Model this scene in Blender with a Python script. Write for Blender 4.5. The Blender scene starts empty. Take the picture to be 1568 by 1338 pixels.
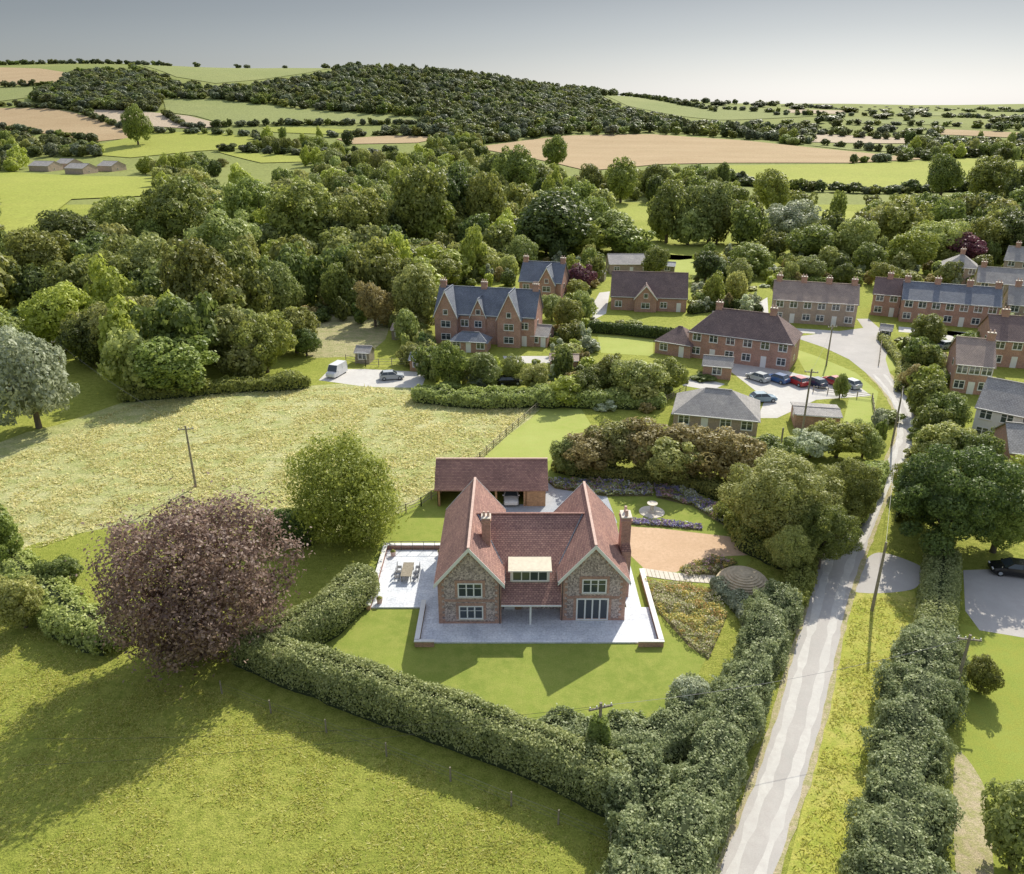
import bpy, bmesh, math, random
import numpy as np
from mathutils import Vector, Matrix
random.seed(7); R=np.random.default_rng(11)
scene=bpy.context.scene
# ---------------- camera -------------------------------------------------
CAMH=44.0; PITCH=math.radians(22.8); F=1200.0
sp,cp=math.sin(PITCH),math.cos(PITCH)
cam=bpy.data.cameras.new("camera"); camo=bpy.data.objects.new("camera",cam)
scene.collection.objects.link(camo); camo.location=(0,0,CAMH)
camo.rotation_euler=(math.pi/2-PITCH,0,0); cam.sensor_width=36; cam.lens=F/1568*36
cam.clip_end=40000; cam.clip_start=0.5; scene.camera=camo
# ---------------- light --------------------------------------------------
SE=math.radians(38); SA=math.atan2(.42,.907)
sd=Vector((math.sin(SA)*math.cos(SE),math.cos(SA)*math.cos(SE),math.sin(SE)))
sl=bpy.data.lights.new("sun",'SUN'); sl.energy=5.0; sl.angle=math.radians(.5); sl.color=(1,.94,.80)
so=bpy.data.objects.new("sun",sl); scene.collection.objects.link(so); so.rotation_euler=sd.to_track_quat('Z','Y').to_euler()
w=bpy.data.worlds.new("World"); scene.world=w; w.use_nodes=True
nt=w.node_tree; bg=nt.nodes['Background']; bg.inputs[1].default_value=.15
sky=nt.nodes.new('ShaderNodeTexSky'); sky.sky_type='NISHITA'; sky.sun_disc=False
sky.sun_elevation=SE; sky.sun_rotation=SA; sky.air_density=1.0; sky.dust_density=1.0; sky.ozone_density=1.0
hs=nt.nodes.new('ShaderNodeHueSaturation'); hs.inputs['Saturation'].default_value=.4
nt.links.new(sky.outputs[0],hs.inputs['Color'])
wtc=nt.nodes.new('ShaderNodeTexCoord'); wsx=nt.nodes.new('ShaderNodeSeparateXYZ'); nt.links.new(wtc.outputs['Generated'],wsx.inputs[0])
wr=nt.nodes.new('ShaderNodeValToRGB'); nt.links.new(wsx.outputs[2],wr.inputs[0]); we=wr.color_ramp.elements
we[0].position=0; we[0].color=(.47,.505,.56,1); we[1].position=.75; we[1].color=(1.35,1.4,1.48,1)
for p_,c_ in ((.035,.43),(.11,.31),(.28,.7)):
    k_=we.new(p_); k_.color=(c_*.95,c_,c_*1.08,1)
wm=nt.nodes.new('ShaderNodeMix'); wm.data_type='RGBA'; wm.blend_type='MULTIPLY'; wm.inputs[0].default_value=1
nt.links.new(hs.outputs[0],wm.inputs[6]); nt.links.new(wr.outputs[0],wm.inputs[7]); nt.links.new(wm.outputs[2],bg.inputs[0])
scene.view_settings.view_transform='Standard'; scene.view_settings.look='None'
# ---------------- terrain -------------------------------------------------
RX=[-3000,-895,-610,-380,-210,-40,75,190,300,475,700,895,3000]
RZ=[96,112,111,108,101,90,72,60,52,44,36,34,30]
def sm(t):
    t=np.clip(t,0,1); return t*t*(3-2*t)
def hgt(x,y):
    r=np.interp(x,RX,RZ)
    h=r*sm((y-560)/950.)
    und=(5*np.sin(x/170.+1)*np.sin(y/230.)+3*np.sin(x/83.+y/140.))*sm((y-560)/500.)
    h=h+und
    h=h-(r-20)*sm((y-1700)/1500.)
    far=(48+16*np.sin(x/900.+.5)+8*np.sin(x/370.))*sm((y-4200)/2500.)
    return h+far
def hz(x,y): return float(hgt(x,y)) if y>560 else 0.0
def ray(u,v):
    a=(u-784)/F; b=(v-669)/F
    return a, cp-b*sp, -(sp+b*cp)
def S(u,v,z0=0.0):  # u, v: image pixel coordinates
    """image pixel -> point where its view ray meets the terrain"""
    for k in range(40):
        a,c,d=ray(u,v)
        if d<0:
            t=(z0-CAMH)/d
            if c*t<560: return Vector((a*t,c*t,z0))
        t=560/c; prev=t; hit=False
        while t<9000:
            if CAMH+d*t<hz(a*t,c*t): hit=True;break
            prev=t; t*=1.02
        if hit:
            lo,hi=prev,t
            for _ in range(10):
                m=(lo+hi)/2
                if CAMH+d*m<hz(a*m,c*m): hi=m
                else: lo=m
            return Vector((a*hi,c*hi,hz(a*hi,c*hi)))
        v+=1.5
    return Vector((a*3000,c*3000,0))
def proj(p):
    x,y,z=p[0],p[1],p[2]-CAMH
    dep=y*cp-z*sp; up=z*cp+y*sp
    return 784+F*x/dep, 669-F*up/dep
def zat(u,v,y):
    a,c,d=ray(u,v); return CAMH+d*y/c
def inpoly(u,v,P):
    c=False; n=len(P); j=n-1
    for i in range(n):
        xi,yi=P[i]; xj,yj=P[j]
        if (yi>v)!=(yj>v) and u<(xj-xi)*(v-yi)/(yj-yi)+xi: c=not c
        j=i
    return c
def vnoise(P,s,seed=0):
    Q=P/s+seed*17.3; I=np.floor(Q); f=Q-I; f=f*f*(3-2*f); out=0
    for dx in (0,1):
        for dy in (0,1):
            for dz in (0,1):
                q=I+np.array([dx,dy,dz]); hsh=np.sin(q@np.array([12.9898,78.233,37.719]))*43758.5453; hsh=hsh-np.floor(hsh)
                wgt=(f[:,0] if dx else 1-f[:,0])*(f[:,1] if dy else 1-f[:,1])*(f[:,2] if dz else 1-f[:,2]); out=out+wgt*hsh
    return out*2-1
# ---------------- materials ----------------------------------------------
def newmat(name):
    m=bpy.data.materials.new(name); m.use_nodes=True
    return m,m.node_tree,m.node_tree.nodes,m.node_tree.links,m.node_tree.nodes['Principled BSDF']
def c4(c): return (c[0],c[1],c[2],1)
def noise_node(N,L,src,scale,detail=6,rough=.6):
    n=N.new('ShaderNodeTexNoise'); n.inputs['Scale'].default_value=scale; n.inputs['Detail'].default_value=detail
    n.inputs['Roughness'].default_value=rough; L.new(src,n.inputs['Vector']); return n
def ramp(N,L,src,stops):
    r=N.new('ShaderNodeValToRGB'); L.new(src,r.inputs[0]); e=r.color_ramp.elements
    e[0].position=stops[0][0]; e[0].color=c4(stops[0][1]); e[1].position=stops[-1][0]; e[1].color=c4(stops[-1][1])
    for p,c in stops[1:-1]:
        k=e.new(p); k.color=c4(c)
    return r
def mixc(N,L,f,a,b,mode='MIX'):
    m=N.new('ShaderNodeMix'); m.data_type='RGBA'; m.blend_type=mode
    if isinstance(f,float): m.inputs[0].default_value=f
    else: L.new(f,m.inputs[0])
    for s,i in ((a,6),(b,7)):
        if isinstance(s,tuple): m.inputs[i].default_value=c4(s)
        else: L.new(s,m.inputs[i])
    return m.outputs[2]
def ground_mat(name,c1,c2,c3,s1=.12,s2=1.6,s3=9,bump=.5,bd=.12,stretch=(1,1,1),rough=.95,fine=(.62,1.25)):
    m,t,N,L,P=newmat(name)
    tc=N.new('ShaderNodeTexCoord'); mp=N.new('ShaderNodeMapping'); L.new(tc.outputs['Object'],mp.inputs[0]); mp.inputs['Scale'].default_value=stretch
    o=mp.outputs[0]
    n1=noise_node(N,L,o,s1,5); n2=noise_node(N,L,o,s2,8,.7); n3=noise_node(N,L,o,s3,5,.7)
    r1=ramp(N,L,n1.outputs[0],[(.35,c1),(.65,c2)])
    r2=ramp(N,L,n2.outputs[0],[(.42,(0,0,0)),(.66,(1,1,1))])
    col=mixc(N,L,r2.outputs[0],r1.outputs[0],c3)
    r3=ramp(N,L,n3.outputs[0],[(.3,(fine[0],)*3),(.7,(fine[1],)*3)])
    col=mixc(N,L,1.0,col,r3.outputs[0],'MULTIPLY')
    L.new(col,P.inputs['Base Color']); P.inputs['Roughness'].default_value=rough; P.inputs['Specular IOR Level'].default_value=.1
    ad=N.new('ShaderNodeMath'); ad.operation='ADD'; L.new(n2.outputs[0],ad.inputs[0]); L.new(n3.outputs[0],ad.inputs[1])
    b=N.new('ShaderNodeBump'); b.inputs['Strength'].default_value=bump; b.inputs['Distance'].default_value=bd
    L.new(ad.outputs[0],b.inputs['Height']); L.new(b.outputs[0],P.inputs['Normal'])
    return m
def plain(name,c,rough=.6,var=.15,scale=3,metal=0,spec=.4,bump=0):
    m,t,N,L,P=newmat(name); tc=N.new('ShaderNodeTexCoord'); n=noise_node(N,L,tc.outputs['Object'],scale)
    r=ramp(N,L,n.outputs[0],[(.3,tuple(x*(1-var) for x in c)),(.7,tuple(min(1,x*(1+var)) for x in c))])
    L.new(r.outputs[0],P.inputs['Base Color']); P.inputs['Roughness'].default_value=rough; P.inputs['Metallic'].default_value=metal
    P.inputs['Specular IOR Level'].default_value=spec
    if bump:
        b=N.new('ShaderNodeBump'); b.inputs['Strength'].default_value=bump; b.inputs['Distance'].default_value=.05
        L.new(n.outputs[0],b.inputs['Height']); L.new(b.outputs[0],P.inputs['Normal'])
    return m
def brickmat(name,c1,c2,mort,bw,rh,ms=.01,big=.6,offset=.5,bump=.4,rough=.85):
    m,t,N,L,P=newmat(name); tc=N.new('ShaderNodeTexCoord'); uv=tc.outputs['UV']
    b=N.new('ShaderNodeTexBrick'); L.new(uv,b.inputs['Vector']); b.inputs['Scale'].default_value=1
    b.inputs['Color1'].default_value=c4(c1); b.inputs['Color2'].default_value=c4(c2); b.inputs['Mortar'].default_value=c4(mort)
    b.inputs['Brick Width'].default_value=bw; b.inputs['Row Height'].default_value=rh; b.inputs['Mortar Size'].default_value=ms; b.offset=offset
    n=noise_node(N,L,uv,big,8,.7); r=ramp(N,L,n.outputs[0],[(.3,(.74,.74,.77)),(.7,(1.2,1.18,1.15))])
    n2=noise_node(N,L,uv,5,3,.6); r2=ramp(N,L,n2.outputs[0],[(.3,(.8,.8,.8)),(.7,(1.18,1.18,1.18))])
    col=mixc(N,L,1.0,b.outputs[0],r.outputs[0],'MULTIPLY'); col=mixc(N,L,1.0,col,r2.outputs[0],'MULTIPLY')
    L.new(col,P.inputs['Base Color']); P.inputs['Roughness'].default_value=rough; P.inputs['Specular IOR Level'].default_value=.25
    bp=N.new('ShaderNodeBump'); bp.inputs['Strength'].default_value=bump; bp.inputs['Distance'].default_value=.03; bp.invert=True
    L.new(b.outputs['Fac'],bp.inputs['Height']); L.new(bp.outputs[0],P.inputs['Normal'])
    return m
def leafmat(name,dark,light,scale=2.5,trans=.4,hv=.025,vv=(.72,1.25)):
    m,t,N,L,P=newmat(name); tc=N.new('ShaderNodeTexCoord'); oi=N.new('ShaderNodeObjectInfo'); ge=N.new('ShaderNodeNewGeometry')
    n=noise_node(N,L,tc.outputs['Object'],scale,6,.75)
    ad=N.new('ShaderNodeMath'); ad.operation='MULTIPLY_ADD'; L.new(ge.outputs['Random Per Island'],ad.inputs[0]); ad.inputs[1].default_value=.35; L.new(n.outputs[0],ad.inputs[2])
    r=ramp(N,L,ad.outputs[0],[(.42,dark),(.86,light)])
    h=N.new('ShaderNodeHueSaturation'); L.new(r.outputs[0],h.inputs['Color'])
    mr=N.new('ShaderNodeMapRange'); L.new(oi.outputs['Random'],mr.inputs[0]); mr.inputs[3].default_value=.5-hv; mr.inputs[4].default_value=.5+hv*.6; L.new(mr.outputs[0],h.inputs['Hue'])
    mv=N.new('ShaderNodeMath'); mv.operation='MULTIPLY_ADD'; mv.inputs[1].default_value=7.3; mv.inputs[2].default_value=0; L.new(oi.outputs['Random'],mv.inputs[0])
    fr=N.new('ShaderNodeMath'); fr.operation='FRACT'; L.new(mv.outputs[0],fr.inputs[0])
    m2=N.new('ShaderNodeMapRange'); L.new(fr.outputs[0],m2.inputs[0]); m2.inputs[3].default_value=vv[0]; m2.inputs[4].default_value=vv[1]; L.new(m2.outputs[0],h.inputs['Value'])
    L.new(h.outputs[0],P.inputs['Base Color']); P.inputs['Roughness'].default_value=.5; P.inputs['Specular IOR Level'].default_value=.4
    tr=N.new('ShaderNodeBsdfTranslucent'); L.new(h.outputs[0],tr.inputs[0])
    mx=N.new('ShaderNodeMixShader'); mx.inputs[0].default_value=trans; L.new(P.outputs[0],mx.inputs[1]); L.new(tr.outputs[0],mx.inputs[2])
    L.new(mx.outputs[0],N['Material Output'].inputs[0]); return m
LM={
 'mid':leafmat('leaves_mid',(.12,.165,.035),(.42,.47,.12)),
 'light':leafmat('leaves_light',(.21,.26,.065),(.58,.61,.21)),
 'dark':leafmat('leaves_dark',(.065,.10,.03),(.24,.30,.075)),
 'copper':leafmat('leaves_copper',(.12,.07,.06),(.50,.36,.29),hv=0,vv=(1,1)),
 'purple':leafmat('leaves_purple',(.12,.04,.06),(.30,.12,.15),hv=0),
 'silver':leafmat('leaves_silver',(.32,.37,.22),(.70,.74,.52),hv=0),
 'autumn':leafmat('leaves_autumn',(.23,.20,.07),(.58,.48,.20),hv=0),
 'hedge':leafmat('leaves_hedge',(.16,.21,.06),(.58,.61,.27),scale=.8,hv=0,vv=(1,1)),
 'hedge2':leafmat('leaves_bramble',(.12,.17,.06),(.52,.57,.29),scale=.6,hv=0,vv=(1,1)),
 'lime':leafmat('leaves_lime',(.27,.33,.045),(.62,.67,.15),hv=0),
 'far':leafmat('leaves_far',(.09,.12,.045),(.27,.31,.11)),  # distance haze is tinted into both far leaf colours
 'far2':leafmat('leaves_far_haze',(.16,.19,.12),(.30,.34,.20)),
 'tuft':leafmat('grass_blades',(.42,.44,.09),(.80,.76,.27),scale=.5,hv=0,vv=(1,1),trans=.6),
 'tuft2':leafmat('meadow_blades',(.60,.58,.24),(.92,.86,.52),scale=.3,hv=0,vv=(1,1),trans=.6),
}
BARK=plain('bark',(.15,.12,.09),.9,.3,6,bump=.5)
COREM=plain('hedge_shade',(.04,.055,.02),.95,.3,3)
M={
 'field':ground_mat('field_grass',(.36,.395,.075),(.47,.48,.11),(.26,.31,.05),.06,1.3,7,.8,.2,fine=(.55,1.25)),
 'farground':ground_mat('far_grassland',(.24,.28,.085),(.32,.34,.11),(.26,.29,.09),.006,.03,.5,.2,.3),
 'lawn':ground_mat('lawn_grass',(.225,.285,.055),(.29,.345,.07),(.33,.36,.085),.15,.9,10,.35,.06,fine=(.75,1.15)),
 'lawn2':ground_mat('bright_lawn_grass',(.36,.42,.10),(.43,.48,.14),(.42,.45,.13),.15,.9,10,.3,.05,fine=(.78,1.15)),
 'lawn3':ground_mat('side_lawn_grass',(.27,.33,.06),(.33,.38,.08),(.34,.36,.07),.15,.9,10,.35,.06,fine=(.7,1.18)),
 'meadow':ground_mat('meadow_grass',(.62,.63,.26),(.76,.73,.38),(.46,.51,.17),.05,.35,3.0,.9,.5,(1,1.7,1)),
 'dry':ground_mat('dry_meadow',(.54,.48,.26),(.62,.56,.32),(.38,.40,.16),.1,.6,4,.9,.4),
 'verge':ground_mat('verge_grass',(.44,.45,.08),(.57,.52,.16),(.33,.39,.065),.15,1.1,8,.5,.15),
 'pasture':ground_mat('pasture_grass',(.33,.375,.075),(.42,.44,.10),(.37,.39,.09),.01,.1,1,.2,.3),
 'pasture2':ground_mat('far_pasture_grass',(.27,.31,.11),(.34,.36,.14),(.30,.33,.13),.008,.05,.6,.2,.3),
 'stubble':ground_mat('stubble_field',(.46,.33,.19),(.55,.41,.25),(.50,.38,.22),.01,.08,.8,.2,.3,(1,3,1)),
 'stubble2':ground_mat('pale_stubble_field',(.54,.44,.32),(.60,.49,.36),(.54,.44,.32),.01,.08,.8,.2,.3),
 'asphalt':ground_mat('road_asphalt',(.48,.46,.435),(.58,.55,.52),(.52,.485,.46),.2,1.2,25,.2,.02,fine=(.82,1.1)),
 'track':ground_mat('worn_asphalt',(.60,.58,.55),(.68,.66,.62),(.58,.55,.52),.3,1.5,25,.1,.02,fine=(.88,1.08)),
 'drive':ground_mat('gravel_drive',(.62,.43,.28),(.70,.50,.34),(.58,.40,.26),.3,2.5,30,.5,.03,fine=(.8,1.15)),
 'grey':ground_mat('grey_gravel',(.42,.45,.50),(.52,.54,.58),(.46,.48,.52),.5,2.5,20,.4,.02),
 'soil':ground_mat('bed_soil',(.26,.21,.12),(.34,.28,.17),(.20,.23,.08),.5,2.5,9,.6,.1),
 'dirt':ground_mat('bare_dirt',(.50,.42,.27),(.58,.49,.33),(.36,.37,.13),.3,1.5,9,.6,.1),
}
M['paving']=brickmat('stone_paving',(.72,.76,.82),(.79,.82,.87),(.56,.59,.64),.9,.6,.012,.5,bump=.15,rough=.7)
M['roof']=brickmat('clay_tiles',(.53,.315,.255),(.37,.21,.185),(.19,.115,.10),.30,.20,.022,.35,bump=.7)
M['ridge']=plain('ridge_tiles',(.62,.44,.37),.8,.15,3)
M['roofbrown']=brickmat('brown_tiles',(.34,.25,.23),(.26,.19,.18),(.12,.09,.08),.3,.22,.02,.35,bump=.8)
M['slate']=brickmat('slate_tiles',(.27,.30,.36),(.21,.235,.285),(.1,.11,.13),.35,.25,.02,.35,bump=.6,rough=.5)
M['greytile']=brickmat('grey_tiles',(.48,.46,.44),(.40,.38,.36),(.24,.23,.22),.35,.28,.02,.35,bump=.6)
M['tantile']=brickmat('tan_tiles',(.52,.41,.34),(.44,.35,.30),(.24,.19,.17),.35,.28,.02,.35,bump=.6)
M['brick']=brickmat('red_brick',(.58,.30,.22),(.47,.23,.165),(.54,.48,.43),.225,.075,.01,.5)
M['paving_cap']=plain('white_render',(.80,.79,.77),.7,.05)
M['tanwall']=brickmat('buff_brick',(.54,.41,.33),(.46,.35,.28),(.50,.45,.40),.225,.075,.01,.5)
M['white']=plain('white_paint',(.87,.87,.86),.45,.02)
M['wood']=brickmat('timber_boards',(.58,.36,.21),(.50,.31,.18),(.22,.13,.08),3,.16,.015,.6)
M['oldwood']=plain('weathered_wood',(.30,.26,.20),.85,.3,5)
M['thatch']=plain('layered_stone',(.50,.41,.28),.9,.25,2,bump=.6)
M['lead']=plain('dormer_top',(.66,.60,.47),.6,.1)
M['metal']=plain('dark_metal',(.12,.12,.13),.4,.1,metal=.4)
M['stone']=plain('pale_stone',(.68,.62,.53),.85,.15,2,bump=.4)
def glass():
    m,t,N,L,P=newmat('window_glass'); P.inputs['Base Color'].default_value=(.05,.065,.08,1); P.inputs['Roughness'].default_value=.06; P.inputs['Specular IOR Level'].default_value=.9; return m
M['glass']=glass()
def flint():
    m,t,N,L,P=newmat('knapped_flint'); tc=N.new('ShaderNodeTexCoord'); v=N.new('ShaderNodeTexVoronoi'); v.inputs['Scale'].default_value=8; L.new(tc.outputs['UV'],v.inputs['Vector'])
    bw=N.new('ShaderNodeRGBToBW'); L.new(v.outputs['Color'],bw.inputs[0])
    r=ramp(N,L,bw.outputs[0],[(.2,(.26,.22,.22)),(.5,(.46,.40,.385)),(.8,(.68,.60,.58))])
    n=noise_node(N,L,tc.outputs['UV'],1.2); r2=ramp(N,L,n.outputs[0],[(.3,(.88,.82,.80)),(.7,(1.12,1.03,1.0))])
    col=mixc(N,L,1.0,r.outputs[0],r2.outputs[0],'MULTIPLY'); L.new(col,P.inputs['Base Color']); P.inputs['Roughness'].default_value=.7
    b=N.new('ShaderNodeBump'); b.inputs['Strength'].default_value=.5; b.inputs['Distance'].default_value=.03; b.invert=True; L.new(v.outputs['Distance'],b.inputs['Height']); L.new(b.outputs[0],P.inputs['Normal'])
    return m
M['flint']=flint()
# ---------------- mesh builder --------------------------------------------
def empty(name,loc=(0,0,0),rz=0):
    e=bpy.data.objects.new(name,None); scene.collection.objects.link(e); e.location=loc; e.rotation_euler=(0,0,rz); e.empty_display_size=.5; return e
class MB:
    def __init__(s): s.v=[]; s.f=[]; s.m=[]; s.mats=[]
    def mi(s,k):
        m=M[k] if isinstance(k,str) else k
        if m not in s.mats: s.mats.append(m)
        return s.mats.index(m)
    def poly(s,pts,k):
        b=len(s.v); s.v+= [tuple(p) for p in pts]; s.f.append(list(range(b,b+len(pts)))); s.m.append(s.mi(k))
    def box(s,x0,y0,z0,x1,y1,z1,k):
        p=[(x0,y0,z0),(x1,y0,z0),(x1,y1,z0),(x0,y1,z0),(x0,y0,z1),(x1,y0,z1),(x1,y1,z1),(x0,y1,z1)]
        for q in ((0,3,2,1),(4,5,6,7),(0,1,5,4),(1,2,6,5),(2,3,7,6),(3,0,4,7)): s.poly([p[i] for i in q],k)
    def slab(s,pts,k,th=.12,k2=None):
        lo=[(p[0],p[1],p[2]-th) for p in pts]; s.poly(pts,k); s.poly(lo[::-1],k2 or k)
        n=len(pts)
        for i in range(n):
            j=(i+1)%n; s.poly([lo[i],lo[j],pts[j],pts[i]],k2 or k)
    def cyl(s,x,y,z0,z1,r0,r1,k,n=10):
        a=[2*math.pi*i/n for i in range(n)]
        lo=[(x+r0*math.cos(t),y+r0*math.sin(t),z0) for t in a]; hi=[(x+r1*math.cos(t),y+r1*math.sin(t),z1) for t in a]
        for i in range(n):
            j=(i+1)%n; s.poly([lo[i],lo[j],hi[j],hi[i]],k)
        s.poly(hi,k); s.poly(lo[::-1],k)
    def tube(s,p,q,r0,r1,k,n=6):
        p=Vector(p);q=Vector(q); d=(q-p).normalized(); a=d.orthogonal().normalized(); b=d.cross(a)
        lo=[p+(a*math.cos(2*math.pi*i/n)+b*math.sin(2*math.pi*i/n))*r0 for i in range(n)]
        hi=[q+(a*math.cos(2*math.pi*i/n)+b*math.sin(2*math.pi*i/n))*r1 for i in range(n)]
        for i in range(n):
            j=(i+1)%n; s.poly([lo[i],lo[j],hi[j],hi[i]],k)
        s.poly(hi,k); s.poly(lo[::-1],k)
    def lathe(s,x,y,prof,k,n=16):
        for (r0,z0),(r1,z1) in zip(prof[:-1],prof[1:]):
            for i in range(n):
                a=2*math.pi*i/n;b=2*math.pi*(i+1)/n
                s.poly([(x+r0*math.cos(a),y+r0*math.sin(a),z0),(x+r0*math.cos(b),y+r0*math.sin(b),z0),(x+r1*math.cos(b),y+r1*math.sin(b),z1),(x+r1*math.cos(a),y+r1*math.sin(a),z1)],k)
    def build(s,name,parent=None,loc=None,rz=0,bevel=0):
        me=bpy.data.meshes.new(name); me.from_pydata(s.v,[],s.f)
        for m in s.mats: me.materials.append(m)
        me.polygons.foreach_set('material_index',s.m)
        uv=me.uv_layers.new(name='UVMap'); me.update()
        for p in me.polygons:
            n=p.normal
            if abs(n.z)>.99: h=Vector((1,0,0)); q=Vector((0,1,0))
            else:
                h=Vector((0,0,1)).cross(n).normalized(); q=n.cross(h)
            for li in p.loop_indices:
                co=me.vertices[me.loops[li].vertex_index].co; uv.data[li].uv=(co.dot(h),co.dot(q))
        o=bpy.data.objects.new(name,me); scene.collection.objects.link(o)
        if parent: o.parent=parent
        if loc is not None: o.location=loc
        o.rotation_euler=(0,0,rz)
        return o
def gable(mb,x0,x1,y0,y1,ze,zr,axis,k,ov=.35,th=.14,barge=.26,rk=None):
    if axis=='y':
        xm=(x0+x1)/2; s=(zr-ze)/((x1-x0)/2); zo=ze-s*ov
        a,b=y0-ov,y1+ov
        mb.slab([(x0-ov,a,zo),(xm,a,zr),(xm,b,zr),(x0-ov,b,zo)][::-1],k)
        mb.slab([(xm,a,zr),(x1+ov,a,zo),(x1+ov,b,zo),(xm,b,zr)][::-1],k)
        for y in (a-.05,b+.004):
            for q in (((x0-ov,zo),(xm,zr)),((xm,zr),(x1+ov,zo))):
                (xa,za),(xb,zb)=q
                for yy,fl in ((y,0),(y+.046,1)):
                    pp=[(xa,yy,za-barge),(xb,yy,zb-barge),(xb,yy,zb+.06),(xa,yy,za+.06)]
                    mb.poly(pp[::-1] if fl else pp,'white')
                mb.poly([(xa,y,za+.06),(xb,y,zb+.06),(xb,y+.046,zb+.06),(xa,y+.046,za+.06)],'white')
        mb.box(xm-.12,a,zr-.05,xm+.12,b,zr+.08,rk or k)
    else:
        ym=(y0+y1)/2; s=(zr-ze)/((y1-y0)/2); zo=ze-s*ov
        a,b=x0-ov,x1+ov
        mb.slab([(a,y0-ov,zo),(b,y0-ov,zo),(b,ym,zr),(a,ym,zr)],k)
        mb.slab([(a,ym,zr),(b,ym,zr),(b,y1+ov,zo),(a,y1+ov,zo)],k)
        mb.box(a,ym-.12,zr-.05,b,ym+.12,zr+.08,rk or k)
def hip(mb,x0,x1,y0,y1,ze,zr,k,ov=.35):
    d=(y1-y0)/2; ym=(y0+y1)/2; s=(zr-ze)/d; zo=ze-s*ov
    a,b,c,e=x0-ov,x1+ov,y0-ov,y1+ov; r0,r1=x0+d*.9,x1-d*.9
    mb.slab([(a,c,zo),(b,c,zo),(r1,ym,zr),(r0,ym,zr)],k,.02); mb.slab([(b,e,zo),(a,e,zo),(r0,ym,zr),(r1,ym,zr)],k,.02)
    mb.slab([(a,e,zo),(a,c,zo),(r0,ym,zr)],k,.02); mb.slab([(b,c,zo),(b,e,zo),(r1,ym,zr)],k,.02)
    mb.box(r0,ym-.12,zr-.05,r1,ym+.12,zr+.08,k)
def window(mb,xc,zc,w,h,y,nm=2,fr=.07,surround=None,hbar=True):
    x0,x1,z0,z1=xc-w/2,xc+w/2,zc-h/2,zc+h/2
    mb.poly([(x0,y-.015,z0),(x1,y-.015,z0),(x1,y-.015,z1),(x0,y-.015,z1)],'glass')
    def bar(a,b,c,d,dd=.06): mb.box(a,y-dd,b,c,y-.0155,d,'white')
    bar(x0-fr,z0-fr,x1+fr,z0); bar(x0-fr,z1,x1+fr,z1+fr); bar(x0-fr,z0,x0,z1); bar(x1,z0,x1+fr,z1)
    for i in range(1,nm):
        xx=x0+w*i/nm; bar(xx-fr*.5,z0,xx+fr*.5,z1,.055)
    if hbar and h>1: bar(x0,z0+h*.66-.02,x1,z0+h*.66+.02,.05)
    mb.box(x0-.15,y-.12,z0-fr-.07,x1+.15,y-.0005,z0-fr,'stone')
    if surround:
        s=.25
        mb.box(x0-fr-s,y-.03,z0-fr,x0-fr,y-.0005,z1+fr,surround); mb.box(x1+fr,y-.03,z0-fr,x1+fr+s,y-.0005,z1+fr,surround)
        mb.box(x0-fr-s,y-.035,z1+fr,x1+fr+s,y-.0005,z1+fr+.28,surround)
def chimney(mb,x,y,z0,z1,w=.8,d=.8,pots=2,k='brick'):
    mb.box(x-w/2,y-d/2,z0,x+w/2,y+d/2,z1,k); mb.box(x-w/2-.07,y-d/2-.07,z1-.35,x+w/2+.07,y+d/2+.07,z1-.15,k); mb.box(x-w/2-.05,y-d/2-.05,z1,x+w/2+.05,y+d/2+.05,z1+.08,'stone')
    for i in range(pots):
        xx=x+(i-(pots-1)/2)*w/max(1,pots)*1.0
        mb.cyl(xx,y,z1+.08,z1+.55,.13,.1,'ridge',8)
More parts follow.
